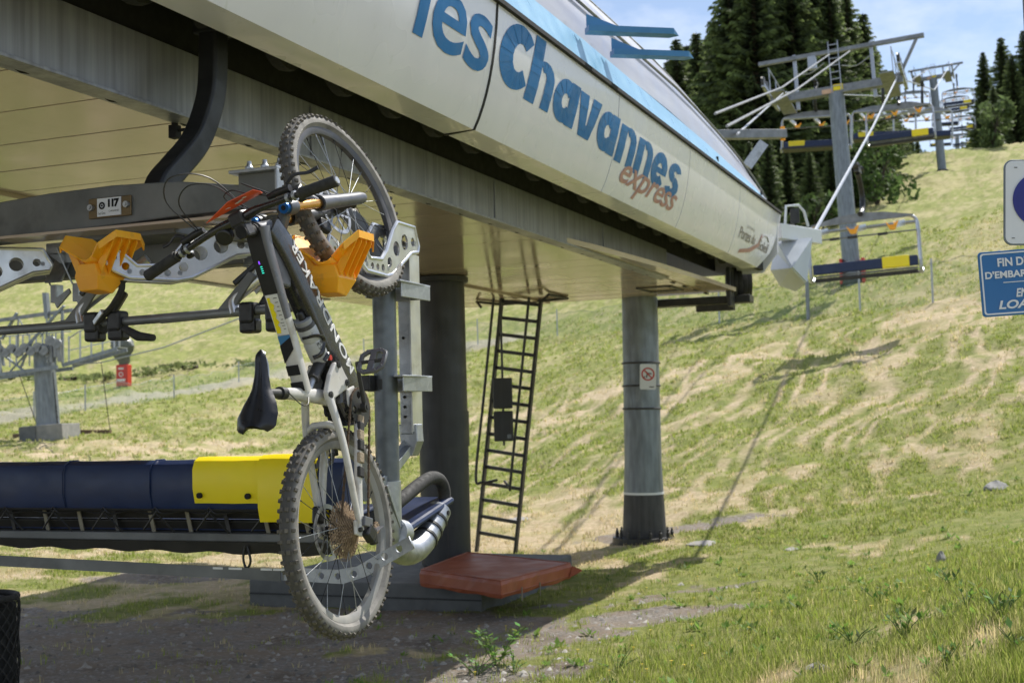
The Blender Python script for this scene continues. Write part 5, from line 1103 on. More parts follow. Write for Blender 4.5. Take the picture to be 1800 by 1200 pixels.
def chain(pts, name='chain'):
    m = MB(); P = [Vector(p) for p in pts]
    for a_, b_ in zip(P[:-1], P[1:]):
        L0 = (b_-a_).length; n_ = max(1, int(L0/.0127)); d = (b_-a_)/n_
        for k in range(n_):
            p = a_+d*k; wy = .0068 if k % 2 else .0045; m.bar(p-d*.12, p+d*1.12, wy, .0085 if k % 2 else .0075, (0, 0, 1))
    return m.obj(name, CHAINM, bike, kind='stuff')
ring_pts = [(.45+.071*math.cos(a), -.056, -.03+.071*math.sin(a)) for a in np.radians(np.linspace(95, -95, 14))]
chain([(.04, -.040, .060), (.445, -.056, .041)]+ring_pts+[(.05, -.045, -.125)])
der = MB(); der.box((-.005, -.088, -.055), (.055, .030, .055), Matrix.Rotation(.5, 3, 'Y')); der.box((-.01, -.082, -.095), (.06, .025, .035), Matrix.Rotation(-.3, 3, 'Y')); o = der.obj('derailleur', BPLA, bike, bevel=.008)
for dx, dz in ((.0, -.115), (.035, -.175)):
    lp = [((.020+(.003 if k % 4 in (1, 2) else -.001))*math.cos(2*PI*k/48), (.020+(.003 if k % 4 in (1, 2) else -.001))*math.sin(2*PI*k/48)) for k in range(48)]
    me = xmesh(curve_mesh('jockey_wheel', [lp]+[circ(.010*math.cos(q*2.1), .010*math.sin(q*2.1), .004, 8) for q in range(3)], .005, CASS), Matrix.Translation((dx, -.052, dz)) @ RX); mkobj('jockey_wheel', me, o)
MB().bar((.0, -.062, -.105), (.04, -.062, -.185), .003, .034, (0, 1, 0)).bar((-.02, -.068, -.12), (.02, -.068, -.135), .004, .02).obj('derailleur_cage', GREYF, o, bevel=.001)
MB().box((.03, -.094, -.03), (.035, .012, .06)).obj('hanger_plate', GREYF, o, bevel=.003)
# ---- steered front end
def sobj(m, name, mt_, parent=None, **k): return m.xf(SM).obj(name, mt_, parent or bike, **k)
ax0 = Vector((WB, 0, 0))
for sg in (-1, 1):
    y = Vector((0, sg*.066, 0)); o = sobj(MB().tube([ax0+y-SP*.0-SA*.03, ax0+y-SA*.0, ax0+y+SA*.10, ax0+y+SA*.22, ax0+y+SA*.30, ax0+y+SA*.325], [.020, .0245, .0245, .026, .0285, .0295], 20), 'fork_lower', FORKL)
    sobj(MB().tube([ax0+y+SA*.325, ax0+y+SA*.332], .0235, 20), 'dust_seal', BPLA, o)
    sobj(MB().tube([ax0+y+SA*.33, ax0+y+SA*.545], .0182, 20), 'stanchion', GOLD)
    cp = sobj(MB().tube([ax0+y+SA*.51, ax0+y+SA*.545, ax0+y+SA*.562], [.027, .029, .026], 20), 'crown_shoulder', FORKL)
    sobj(MB().tube([ax0+y+SA*.562, ax0+y+SA*.578], [.0215, .0195], 18), 'fork_cap', BLUC, cp)
    sobj(MB().tube([ax0+y+SA*.578, ax0+y+SA*.5795], .009, 10), 'fork_cap_dial', BLACK, cp)
    for k in (.40, .43): pass
cm = MB(); stc = SB+SA*.545
for sg in (-1, 1): cm.loft([[stc+Vector((0, sg*.015, 0))+SP*a_+SA*b_ for a_, b_ in ((-.026, -.022), (.026, -.022), (.026, .020), (-.026, .020))], [ax0+Vector((0, sg*.050, 0))+SA*.532+SP*a_+SA*b_ for a_, b_ in ((-.020, -.024), (.018, -.024), (.018, .014), (-.020, .014))]], smooth=False)
sobj(cm, 'fork_crown', FORKL, bevel=.008)
am = MB().tube(smooth_path([ax0+Vector((0, -.07, 0))+SA*.325, ax0+Vector((0, -.062, 0))+SA*.375+SP*.03, ax0+Vector((0, -.03, 0))+SA*.405+SP*.045, ax0+Vector((0, .03, 0))+SA*.405+SP*.045, ax0+Vector((0, .062, 0))+SA*.375+SP*.03, ax0+Vector((0, .07, 0))+SA*.325], 4), .012, 12, ell=1.3); sobj(am, 'fork_arch', FORKL)
sobj(MB().tube([ax0-Vector((0, .075, 0)), ax0+Vector((0, .075, 0))], .0085, 12), 'front_axle', LADM)
sobj(MB().box(ax0+Vector((0, .062, 0))+SA*.11-SP*.05, (.05, .03, .065)), 'front_caliper', BPLA, bevel=.008)
# stem, bar, grips, levers
BC = SB+SA*.76+SP*.045; S0 = SB+SA*.755
sobj(MB().tube([SB+SA*.70, SB+SA*.785], .021, 20), 'headset_spacer', BLACK)
sobj(MB().bar(S0-SP*.02, BC+SP*.0, .052, .044, (0, 1, 0)), 'stem', BPLA, bevel=.008)
sobj(MB().box(BC, (.05, .058, .052), Matrix.Rotation(-(PI/2-HA), 3, 'Y')), 'stem_clamp', BPLA, bevel=.010)
def bpt(y): 
    a = abs(y); return BC+Vector((0, y, 0))+SA*float(np.interp(a, [0, .03, .10, .39], [0, 0, .022, .032]))-SP*float(np.interp(a, [.08, .39], [0, .035]))
hb_ = MB().tube([bpt(y) for y in np.linspace(-.39, .39, 31)], [float(np.interp(abs(y), [.04, .12], [.0175, .0112])) for y in np.linspace(-.39, .39, 31)], 16); sobj(hb_, 'handlebar', CARB)
for sg in (-1, 1):
    g_ = sobj(MB().tube([bpt(sg*y) for y in (.395, .39, .33, .27, .262)], [.0175, .0195, .0188, .0188, .0205], 18), 'grip', RUBB)
    sobj(MB().tube([bpt(sg*.395), bpt(sg*.398)], [.0125, .0115], 16).tube([bpt(sg*.398), bpt(sg*.3985)], .006, 10), 'bar_end_plug', GALV, g_)
    for q in (.262, .240, .215): sobj(MB().tube([bpt(sg*q), bpt(sg*(q-.010))], .0165, 18), 'clamp_ring', GALV if q < .25 else LADM)
    b0 = bpt(sg*.205)+SP*.028-SA*.012; bd = sobj(MB().tube([bpt(sg*.225)+SP*.03-SA*.01, bpt(sg*.17)+SP*.030-SA*.014, bpt(sg*.135)+SP*.026-SA*.014], [.012, .013, .010], 12), 'brake_reservoir', BPLA)
    lv = smooth_path([bpt(sg*.215)+SP*.045-SA*.014, bpt(sg*.25)+SP*.066-SA*.025, bpt(sg*.29)+SP*.060-SA*.040, bpt(sg*.325)+SP*.066-SA*.052], 4)
    sobj(MB().tube(lv, [.007]*9+[.0085]*(len(lv)-9), 8, ell=.55), 'brake_lever', BPLA)
    sobj(MB().box(bpt(sg*.225)+SP*.015-SA*.036, (.042, .05, .03), Matrix.Rotation(.6, 3, 'Y')).box(bpt(sg*.235)-SP*.012-SA*.040, (.022, .03, .02), Matrix.Rotation(.2, 3, 'Y')), 'shifter', BPLA, bevel=.008)
# rider's orange plate between the bars, bike computer
pl = MB(); pl.add([bpt(.10)+SP*.035+SA*.012, bpt(-.01)+SP*.06+SA*.045, bpt(-.145)+SP*.055+SA*.075, bpt(-.155)+SP*.045+SA*.055, bpt(-.13)+SP*.045-SA*.0, bpt(-.03)+SP*.045-SA*.012], [(0, 1, 2, 3, 4, 5)])
pl.xf(SM); o = pl.obj('number_board', ORFD, bike); s_ = o.modifiers.new('s', 'SOLIDIFY'); s_.thickness = .0025
for k, (y, z, w__) in enumerate(((-.045, .035, .035), (.02, .022, .03), (-.085, .052, .014))):
    sobj(MB().bar(bpt(y-w__/2)+SP*.0445+SA*z, bpt(y+w__/2)+SP*.0445+SA*(z-.008), .001, .013, SA), 'board_print', WHITE, o)
sobj(MB().tube([BC+Vector((0, .075, 0))-SA*.012-SP*.02, BC+Vector((0, .075, 0))+SA*.016-SP*.035], .030, 20).box(BC+Vector((0, .06, 0))-SA*.02, (.03, .05, .03)), 'bike_computer', BPLA, bevel=.006)
# cables
for pts in ([bpt(.15)+SP*.03-SA*.01, bpt(.13)+SP*.12+SA*.07, bpt(.06)+SP*.15+SA*.10, bpt(-.0)+SP*.12+SA*.06, BC+SP*.05-SA*.05, SB+SA*.60+SP*.035],
            [bpt(.16)+SP*.03-SA*.02, bpt(.17)+SP*.15+SA*.07, bpt(.10)+SP*.20+SA*.10, bpt(.03)+SP*.16+SA*.02, SB+SA*.62+SP*.06+Vector((0, .03, 0))],
            [bpt(-.14)+SP*.03-SA*.01, bpt(-.08)+SP*.06+SA*.02, bpt(-.03)+SP*.09+SA*.03, bpt(.03)+SP*.08-SA*.02, SB+SA*.60+SP*.04],
            [bpt(-.15)+SP*.03-SA*.02, bpt(-.06)+SP*.10-SA*.01, bpt(-.04)+SP*.09-SA*.09, ax0+SA*.53+SP*.05+Vector((0, -.03, 0))]):
    sobj(MB().tube(smooth_path(pts, 6), .0024, 6), 'cable', CBLK)
sobj(MB().tube(smooth_path([ax0+Vector((0, .07, 0))+SA*.50+SP*.03, ax0+Vector((0, .085, 0))+SA*.3+SP*.03, ax0+Vector((0, .078, 0))+SA*.13-SP*.02], 5), .0022, 6), 'cable', CBLK)
MB().tube(smooth_path([(.40, -.03, .42), (.37, -.045, .36), (.385, -.035, .30), (.42, -.02, .27)], 5), .002, 6).obj('cable', CBLK, bike)
# bottle in its cage
ba = Vector((.705, 0, .305)); bb = Vector((.588, 0, .165)); dB = (bb-ba).normalized()
o = MB().tube([ba+dB*t for t in (.035, .05, .09, .10, .11, .18, .188)], [.030, .0355, .0355, .032, .0355, .0355, .030], 28).obj('water_bottle', CLEAR, bike)
MB().tube([ba+dB*.012, ba+dB*.035], .031, 24).obj('bottle_cap', mat('grey_bottle_cap', (.3, .31, .33), rough=.5), o); MB().tube([ba-dB*.018, ba-dB*.012, ba+dB*.012], [.008, .013, .014], 16).obj('bottle_nozzle', BPLA, o); MB().tube([ba+dB*.030, ba+dB*.045], .0345, 24).obj('bottle_collar', BGREY, o)
side_ = Vector((0, -1, 0)); upb = dB.cross(side_).normalized()
for txt, tt0, hh in (('PURE', .055, .0), ('VELO', .085, .0)):
    me = text_mesh(txt, 1, .01, .01); v = np.array([q.co[:] for q in me.vertices]); a = v.min(0); b = v.max(0)
    for q in me.vertices:
        f = (q.co.x-a[0])/(b[0]-a[0])-.5; g_ = (q.co.y-a[1])/(b[1]-a[1]); ang = f*.95-.25; q.co = ba+dB*(.085+tt0*.6-g_*.014)+(side_*math.cos(ang)-upb*math.sin(ang))*(.0362)
    me.materials.clear(); me.materials.append(BGREY); mkobj('bottle_print', me, o)
for sg in (1,):
    MB().tube(smooth_path([ba+dB*.07+upb*.037-side_*.01, ba+dB*.075+side_*.038+upb*.02, ba+dB*.11+side_*.039-upb*.01, ba+dB*.145+side_*.030+upb*.025, ba+dB*.15+upb*.038], 5), .005, 8, ell=1.6).tube(smooth_path([ba+dB*.175-upb*.035, ba+dB*.165+side_*.038, ba+dB*.175+side_*.03+upb*.028], 5), .005, 8, ell=1.6).obj('bottle_cage', CARB, bike)
# ================================================================== LIFT LINE
def far_chair(label, group):
    r = thing('lift_chair', label, 'lift chair', (0, 0, 0), ROTZ, group); W = 1.22
    MB().loft([[Vector((-W, y, z)) for y, z in ((-.05, .16), (-.05, .40), (.06, .40), (.08, .16))], [Vector((W, y, z)) for y, z in ((-.05, .16), (-.05, .40), (.06, .40), (.08, .16))]], smooth=False).obj('backrest_cover', BLUV, r, bevel=.02)
    MB().box((.72, .0, .285), (.62, .15, .262)).obj('yellow_cover', YELV, r, bevel=.02)
    for z in (.11, .05): MB().box((0, .05, z), (2.4, .04, .045)).obj('slat', BEAM if z > .1 else SLATM, r)
    MB().box((0, .30, .03), (2.4, .5, .06), Matrix.Rotation(.1, 3, 'X')).obj('seat_board', SLATM, r)
    for sg in (-1, 1):
        MB().tube(smooth_path([(sg*1.27, .34, .10), (sg*1.28, .1, .0), (sg*1.28, -.02, .12), (sg*1.28, 0, .6), (sg*1.27, 0, 1.15), (sg*1.15, 0, 1.33), (sg*.9, 0, 1.36)], 3), .04, 8).obj('side_tube', GALV, r)
        MB().tube([(sg*1.3, -.35, .25), (sg*1.28, -.22, .8), (sg*1.26, -.1, 1.2)], .025, 6).obj('restraint_arm', ALU, r)
    MB().prism([(-1.2, 1.36), (-.5, 1.50), (0, 1.53), (.5, 1.50), (1.2, 1.36), (1.0, 1.32), (-1.0, 1.32)], .10, XZ).obj('cross_beam', STEEL, r)
    MB().tube([(-1.2, .3, 1.22), (1.2, .3, 1.22)], .045, 6).obj('rear_cross_tube', GALV, r)
    MB().tube([(-1.25, -.2, .96), (1.25, -.2, .96)], .02, 6).obj('restraint_bar', STEEL, r)
    for x in (-.62, -.2, .5): MB().box((x, -.22, .95), (.22, .07, .06)).obj('foot_rest', BPLA, r)
    for x in (-.85, .05, .95):
        MB().bar((x, .2, 1.22), (x-.15, -.3, 1.12), .05, .14).obj('carrier_arm', ALU, r)
        MB().prism([(-.14, .09), (-.04, .0), (.04, .0), (.14, .09), (.06, -.10), (-.05, -.10)], .16, Matrix.Translation((x-.2, -.42, 1.10)) @ XZ).obj('wheel_cradle', ORNG, r)
    MB().tube(smooth_path([(0, -.1, 1.50), (0, .22, 1.60), (0, .42, 1.85), (0, .40, 2.10), (0, .16, 2.38), (0, -.02, 2.50)], 4), .065, 8).obj('hanger_arm', HANG, r)
    MB().box((0, 0, 2.56), (.12, .45, .12)).tube([(-.05, -.25, 2.60), (.08, -.32, 2.66)], .06, 8).tube([(-.05, .25, 2.60), (.08, .32, 2.66)], .06, 8).obj('cable_grip', LADM, r)
    return r
proto = None
RA = atY(1425, 420, 17.5); R1b = on_ground(1500, 498); YT = R1b.y; RB = atY(1577, 136, YT-.3)
# positions: pixel of the chair's grip, distance
chs = [(1514, 299, 30.3, 'empty chair hanging in front of the big tower mast foot, nearest on the line', 0),
 (1430, 148, 48, 'chair left of the big tower mast, yellow end leftmost', 1), (1549, 142, 53, 'chair right behind the big tower mast, partly hidden by it', 1),
 (1580, 137, 50, 'chair under the right arm of the big tower with a large curved hanger', 0), (1618, 150, 58, 'chair right of the big tower showing a long yellow and navy cover', 1),
 (1604, 138, 105, 'small far chair just left of the second mast', 1), (1590, 160, 118, 'small far chair low left of the second mast', 1), (1683, 134, 108, 'upper right small chair beside the second mast', 0), (1678, 150, 120, 'middle right small chair beside the second mast', 0),
 (1690, 186, 132, 'lower right small chair beside the second mast', 0), (1660, 178, 128, 'small far chair directly behind the second mast', 1), (1692, 222, 165, 'tiny chair right of the third mast above the ridge', 0), (1652, 222, 160, 'tiny chair between the second and third masts near the ridge', 1), (1700, 246, 185, 'tiniest chair close to the ridge line at the right of the third mast', 0)]
for px, py, Y, lab, flip in chs:
    if proto is None: proto = far_chair(lab, 'lift chairs along the line up the hill'); r = proto
    else: r = copy_tree(proto); r['label'] = lab
    p = atY(px, py, Y); r.location = p-Vector((0, 0, 2.56)); r.rotation_euler = (math.radians(0), math.radians(-2.0), ROTZ+(PI if flip else 0)+random.uniform(-.05, .05))
    if flip:
        pass
def tower(name, label, base, H, rad, s=1.0, lean=0, gantry=True, gauge=2.35):
    r = thing(name, label, 'lift tower', (base.x, base.y, base.z-.3), ROTZ); r.rotation_euler = (math.radians(-5), math.radians(lean), ROTZ); H += .3
    MB().lathe([(rad*1.05, 0), (rad*.92, H)], 24).obj('mast', COLM, r)
    MB().lathe([(rad*1.5, .25), (rad*1.5, .36)], 20).obj('base_flange', LADM, r)
    MB().box((0, 0, H+.14), (2*gauge, .30, .30)).obj('cross_arm', STEEL, r, bevel=.02)
    if gantry:
        MB().box((.25, 0, H+1.62*s), (2*gauge+1.2, .16, .14)).obj('gantry_beam', STEEL, r)
        for x in (-1.4*s, 1.35*s): MB().box((x, .1, H+.72*s), (.12, .12, 2.1*s)).obj('gantry_post', GALV, r)
        MB().bar((gauge-.1, 0, H+.3), (gauge+.6, 0, H+1.58*s), .10, .10).obj('gantry_brace', STEEL, r)
        for x in (-.12, .22): MB().box((x, -.2, H+1.0*s), (.03, .03, 1.9*s)).obj('ladder_rail', GALV, r)
        for k in range(7): MB().box((.05, -.2, H+.25+k*.26*s), (.34, .025, .025)).obj('ladder_rung', GALV, r)
        for a_, b_ in ((-1.4, -.3), (.3, 1.35)):
            MB().tube(smooth_path([(a_, -.25, H+.95), ((a_+b_)/2, -.25, H+.85), (b_, -.25, H+1.15)], 3), .018, 5).obj('hand_rail', GALV, r)
        MB().box((.10, -.16, H+.20), (.34, .02, .22)).obj('yellow_number_plate', YELV, r); MB().box((-.28, -.16, H+.10), (.40, .02, .16)).obj('pale_tower_plate', mat('pale_orange_plate', (.65, .42, .28), rough=.5), r)
        MB().box((-.75, -.05, H+1.3*s), (.30, .2, .5*s)).obj('control_box', GALV, r, bevel=.02)
    wm = MB().lathe([(.10, -.05), (.22, -.05), (.20, 0), (.22, .05), (.10, .05)], 14, Matrix.Rotation(PI/2, 4, 'Y')).mesh('sheave', LADM)
    for sg in (-1, 1):
        MB().box((sg*gauge, 0, H+.30), (.12, 3.0 if gantry else 2.4, .16)).obj('sheave_beam', GALV, r, bevel=.01)
        for k in range(6 if gantry else 4):
            o = mkobj('sheave', wm, r); o.location = (sg*gauge, -1.35+k*.54, H+.42)
        MB().box((sg*(gauge-.45), 0, H+.02), (.5, 2.8, .04)).obj('catwalk', STEEL, r)
        for k in range(3): MB().box((sg*(gauge-.22), -1.3+k*1.3, H+.45), (.035, .035, .9)).obj('railing_post', GALV, r)
        MB().box((sg*(gauge-.22), 0, H+.9), (.03, 2.8, .03)).obj('hand_rail', GALV, r)
    return r
tp = atY(1480, 150, YT); t1 = tower('lift_tower', 'nearest tall lift tower with wide cross arm and gantry before the wood', Vector((R1b.x, R1b.y, gz(R1b.x, R1b.y))), tp.z-R1b.z-.1, .30, lean=-3.2)
b2 = atY(1655, 268, 105); g2 = gz(b2.x, 105); h2 = atY(1648, 134, 105).z-g2; tower('lift_tower', 'second lift tower on the ridge with rows of small chairs on both sides', Vector((b2.x, 105, g2)), h2, .34, lean=-3, gauge=1.6, gantry=True, s=.62)
b3 = atY(1683, 262, 178); g3 = gz(b3.x, 178); tower('lift_tower', 'third and farthest lift tower, a short thin mast over the ridge line', Vector((b3.x, 178, g3)), atY(1681, 238, 178).z-g3, .30, gauge=2.1, gantry=False)
# red padding round the mast foot
fr = thing('mast_padding', 'red safety padding around the foot of the nearest lift tower', 'padding', (R1b.x, R1b.y, gz(R1b.x, R1b.y)), ROTZ)
for sg in (-1, 1): MB().box((sg*.38, -.05, .42), (.10, .5, .9)).obj('side_pad', REDP, fr, bevel=.03)
MB().box((0, .38, .42), (.8, .12, .9)).obj('rear_pad', REDP, fr, bevel=.03)
def rope(name, label, pts, r, m=GALV, cat='rope'):
    a = Vector(pts[0]); o = MB().tube([Vector(p)-a for p in pts], r, 6).obj(name, m); o.location = a; tag(o, label, cat); return o
TB2 = atY(1668, 118, 105); rope('haul_rope', 'thick pale haul rope from the grey scoop to the big tower right arm', [RA, RA.lerp(RB, .5)-Vector((0, 0, .10)), RB], .028, GALV)
rope('haul_rope', 'haul rope running on from the big tower to the second tower, right side', [RB, RB.lerp(TB2, .5)-Vector((0, 0, 1.2)), TB2, atY(1694, 232, 180)], .03)
LA = atY(1296, 236, 19.5); LB = atY(1378, 163, YT+1.2); rope('haul_rope', 'short return rope from the roof end to the left sheaves of the big tower', [LA, LB], .020)
LC = atY(1632, 122, 105); rope('haul_rope', 'return rope between the big tower and the second tower, left side', [LB, LB.lerp(LC, .5)-Vector((0, 0, 1.2)), LC, atY(1672, 236, 180)], .03)
rope('stay_cable', 'upper grey cable from the roof edge to the gantry of the big tower', [atY(1257, 200, 18.5), atY(1375, 150, 30)-Vector((0, 0, .05)), atY(1458, 96, YT)], .022, STEEL, 'cable')
rope('stay_cable', 'lower grey cable from the roof edge to the middle of the tower gantry', [atY(1278, 222, 19), atY(1400, 158, 31), atY(1494, 90, YT)], .024, STEEL, 'cable')
# a steel beam and brace standing out behind the roof end
pA = atY(1298, 243, 20); pB = atY(1378, 236, 20.5); r = thing('launch_beam', 'dark steel beam with slanted brace sticking out behind the roof end', 'beam', pA-Vector((0, 0, .3)))
MB().bar((-.6, -.3, .3), pB-pA+Vector((0, 0, .3)), .16, .14).obj('beam', STEEL, r, bevel=.01); MB().bar((.12, 0, -.15), (.40, 0, .22), .05, .16).obj('brace', GALV, r)
MB().tube([pB-pA+Vector((-.02, 0, .2)), pB-pA+Vector((-.02, 0, .42))], .04, 8).obj('end_cap', ORNG, r)

# ================================================================== LEFT TOWER, red post, fence, signs
bl_ = on_ground(86, 768); r = thing('return_tower', 'grey lift mast with lattice work platform on a concrete footing at far left', 'lift tower', (bl_.x, bl_.y, gz(bl_.x, bl_.y)), math.radians(-4)); r.rotation_euler = (0, math.radians(-3.2), math.radians(-4))
sc_ = bl_.y/FPX
def q2(px, py, dy=0): v = atY(px, py, bl_.y)-Vector((bl_.x, bl_.y, gz(bl_.x, bl_.y))); return Vector((v.x+v.z*.056, dy, v.z))
Ht = q2(62, 605).z
MB().lathe([(.32, 0), (.27, Ht)], 24).obj('mast', COLM, r)
MB().box((.02, .1, .05), (1.15, 1.2, .55)).obj('concrete_footing', CONL, r, bevel=.02); 
MB().box((-.35, -.52, .06), (.45, .05, .5)).obj('footing_face', CONC, r)
pf = q2(60, 648).z
for dy in (-.5, .5): MB().bar(q2(-60, 660, dy), q2(116, 648, dy), .08, .10).obj('platform_beam', COLM, r)
for dy in (-.35, .35): MB().bar(q2(120, 645, dy), q2(218, 622, dy), .07, .10).obj('walkway_beam', COLM, r)
for k in range(9): f = k/8; a_ = q2(120, 642).lerp(q2(218, 619), f); MB().bar(a_-Vector((0, .35, 0)), a_+Vector((0, .35, 0)), .05, .02).obj('walkway_tread', GALV, r)
for px, y0, y1 in ((132, 640, 595), (152, 636, 588), (172, 631, 588), (192, 628, 590), (213, 620, 586), (222, 618, 600)): MB().bar(q2(px, y0, -.35), q2(px, y1, -.35), .035, .035).obj('railing_post', GALV, r)
MB().tube(smooth_path([q2(130, 600, -.35), q2(160, 585, -.35), q2(195, 592, -.35), q2(222, 604, -.35)], 4), .02, 6).obj('hand_rail', GALV, r)
MB().bar(q2(130, 620, -.35), q2(222, 606, -.35), .025, .025).obj('hand_rail', GALV, r)
MB().bar(q2(-60, 562), q2(130, 548), .09, .10).obj('upper_beam', STEEL, r); MB().bar(q2(80, 515), q2(84, 560), .22, .10).obj('mast_head', COLM, r)
for a_, b_, w_ in (((-8, 590), (20, 545), .10), ((0, 545), (18, 640), .09), ((116, 540), (30, 625), .09), ((22, 555), (22, 615), .05), ((45, 560), (62, 590), .04), ((62, 590), (90, 555), .04), ((118, 550), (118, 640), .09), ((95, 562), (95, 640), .05), ((105, 590), (112, 655), .05), ((70, 600), (48, 645), .06), ((-10, 600), (60, 655), .08), ((30, 650), (70, 610), .06), ((10, 660), (2, 600), .2)):
    dy = -.45+.18*((a_[0]*7+b_[1]) % 5); MB().bar(q2(*a_, dy), q2(*b_, dy), w_, w_*.6).obj('lattice_bar', COLM, r)
for k in range(9): px = 6+k*12; MB().bar(q2(px, 640, .3), q2(px, 585, .3), .035, .035).obj('railing_post', GALV, r)
MB().bar(q2(-5, 585, .3), q2(118, 583, .3), .03, .03).obj('hand_rail', GALV, r)
wm = MB().lathe([(.06, -.04), (.13, -.04), (.12, 0), (.13, .04), (.06, .04)], 14, RX).mesh('sheave', STEEL)
for k in range(10): o = mkobj('sheave', wm, r); o.location = q2(14+k*11.5, 612+(k % 2)*6-(k > 7)*10, -.6)
for k in range(4): MB().box(q2(98+k*7, 615+(k % 2)*8, -.5), (.09, .12, .5)).obj('sheave_bracket', STEEL, r)
for sg in (-1, 1):
    MB().tube([q2(62+sg*30, 655, 0), q2(78+sg*18+8, 755, 0)], .012, 5).obj('access_cable', LADM, r)
for k in range(11): a_ = q2(91, 660, -.1).lerp(q2(101, 752, -.1), k/10); MB().box(a_+Vector((.04, 0, 0)), (.12, .02, .02)).obj('ladder_rung', LADM, r)
MB().tube([q2(96, 655, -.1), q2(106, 755, -.1)], .012, 5).obj('ladder_rail', LADM, r)
# thin cable with a hanging rope to the right of the platform
p0 = atY(130, 640, bl_.y); p1 = atY(178, 637, bl_.y); p2 = atY(420, 560, bl_.y-6)
rope('signal_cable', 'thin cable sagging from the left work platform up towards the station', [p0, p1, p1.lerp(p2, .5)-Vector((0, 0, .12)), p2], .018, GALV, 'cable')
gnd = on_ground(194, 760); rope('hanging_rope', 'thin rope hanging from the cable to the grass right of the left mast', [p1, atY(186, 700, bl_.y), gnd], .012, LADM)
for k, (xa, xb, y_) in enumerate(((25, 48, 769), (135, 195, 762))):
    a_ = on_ground(xa, y_); b_ = on_ground(xb, y_); o = MB().bar(Vector((0, 0, .06)), b_-a_+Vector((0, 0, .06)), .12, .10).obj('timber_plank', BROWNP); o.location = a_; tag(o, ('short' if k == 0 else 'longer')+' brown timber lying in the grass '+('left' if k == 0 else 'right')+' of the left mast footing', 'plank')
rp_ = on_ground(218, 680); r = thing('snow_gun_post', 'red padded post topped with a dark tarpaulin-wrapped machine beside the gravel track', 'snow gun', (rp_.x, rp_.y, gz(rp_.x, rp_.y)), math.radians(-12)); k_ = rp_.y/FPX
MB().box((0, 0, 18*k_), (22*k_, 16*k_, 38*k_)).obj('red_pad', REDP, r, bevel=.03)
for z, w_, h_ in ((30, 10, 3), (10, 16, 4)): MB().box((-1*k_, -8.3*k_, z*k_), (w_*k_, .01, h_*k_)).obj('pad_print', WHITE, r)
me = xmesh(curve_mesh('pad_emblem', [circ(0, 0, 4.2*k_, 16), circ(0, 0, 3.0*k_, 16)], .01, WHITE), Matrix.Translation((-1*k_, -8.3*k_, 20*k_)) @ XZ); mkobj('pad_emblem', me, r)
tb = MB(); rings = []
for z, rr in ((34, 7), (42, 10), (52, 14), (62, 18), (70, 20), (78, 19), (83, 14)):
    rings.append([Vector((rr*k_*(1+.12*math.sin(a*3+z*.3)+.07*math.sin(a*7+z))*math.cos(a)+(-2*k_ if z > 50 else 0), rr*k_*.8*math.sin(a), z*k_+.6*k_*math.sin(a*5))) for a in [2*PI*q/28 for q in range(28)]])
tb.loft(rings).obj('tarpaulin_wrap', TARP, r)
# foreground-middle posts and the thin net fence across the slope
NETM = bpy.data.materials.new('pale_green_net'); NETM.use_nodes = True; t_ = NETM.node_tree; b_ = t_.nodes['Principled BSDF']; b_.inputs['Base Color'].default_value = (.22, .36, .27, 1); b_.inputs['Roughness'].default_value = .8
tr_ = N(t_, 'ShaderNodeBsdfTransparent'); mx_ = N(t_, 'ShaderNodeMixShader'); wv_ = N(t_, 'ShaderNodeTexNoise'); wv_.inputs['Scale'].default_value = .35; mr_ = N(t_, 'ShaderNodeMapRange'); mr_.inputs[3].default_value = .05; mr_.inputs[4].default_value = .28
tcc = N(t_, 'ShaderNodeTexCoord'); t_.links.new(tcc.outputs['Object'], wv_.inputs['Vector']); t_.links.new(wv_.outputs['Fac'], mr_.inputs[0]); t_.links.new(mr_.outputs[0], mx_.inputs[0]); t_.links.new(tr_.outputs[0], mx_.inputs[1]); t_.links.new(b_.outputs[0], mx_.inputs[2]); t_.links.new(mx_.outputs[0], t_.nodes['Material Output'].inputs[0])
def fence(pix, label, hh):
    P = [on_ground(px, py) for px, py in pix]; a = P[0].copy(); a.z = gz(a.x, a.y); r = thing('net_fence', label, 'fence', a); vs = []; pts = []
    for p, q in zip(P[:-1], P[1:]):
        for k in range(12): v = p.lerp(q, k/12); pts.append(v)
    pts.append(P[-1])
    for v in pts: z = gz(v.x, v.y); vs += [(v.x-a.x, v.y-a.y, z-a.z+.02), (v.x-a.x, v.y-a.y, z-a.z+hh*(1+.06*math.sin(v.x*1.7)))]
    m = MB(); m.add(vs, [(2*i, 2*i+2, 2*i+3, 2*i+1) for i in range(len(pts)-1)]); m.obj('net', NETM, r)
    MB().tube([Vector(vs[2*i+1]) for i in range(len(pts))], .006, 5).obj('top_cord', COLM, r)
    for p in P: z = gz(p.x, p.y); MB().tube([(p.x-a.x, p.y-a.y, z-a.z-.1), (p.x-a.x, p.y-a.y, z-a.z+hh+.12)], .028, 8).obj('fence_post', GALV, r)
fence([(640, 640), (697, 632), (840, 605), (980, 592), (1120, 582), (1265, 572), (1422, 560), (1512, 545), (1640, 532), (1760, 522), (1900, 510)], 'thin pale green net fence on steel posts crossing the slope behind the station', 1.05)
fence([(-60, 752), (60, 736), (150, 722), (306, 698), (420, 672), (520, 655)], 'thin green net fence along the gravel track at left', .75)
pq = on_ground(1421, 562); top_ = atY(1419, 495, pq.y); o = MB().tube([(0, 0, -.1), (0, 0, top_.z-pq.z)], .055, 10).obj('marker_post', COLM); o.location = pq; tag(o, 'bare grey steel post standing in the grass under the grey scoop', 'post')
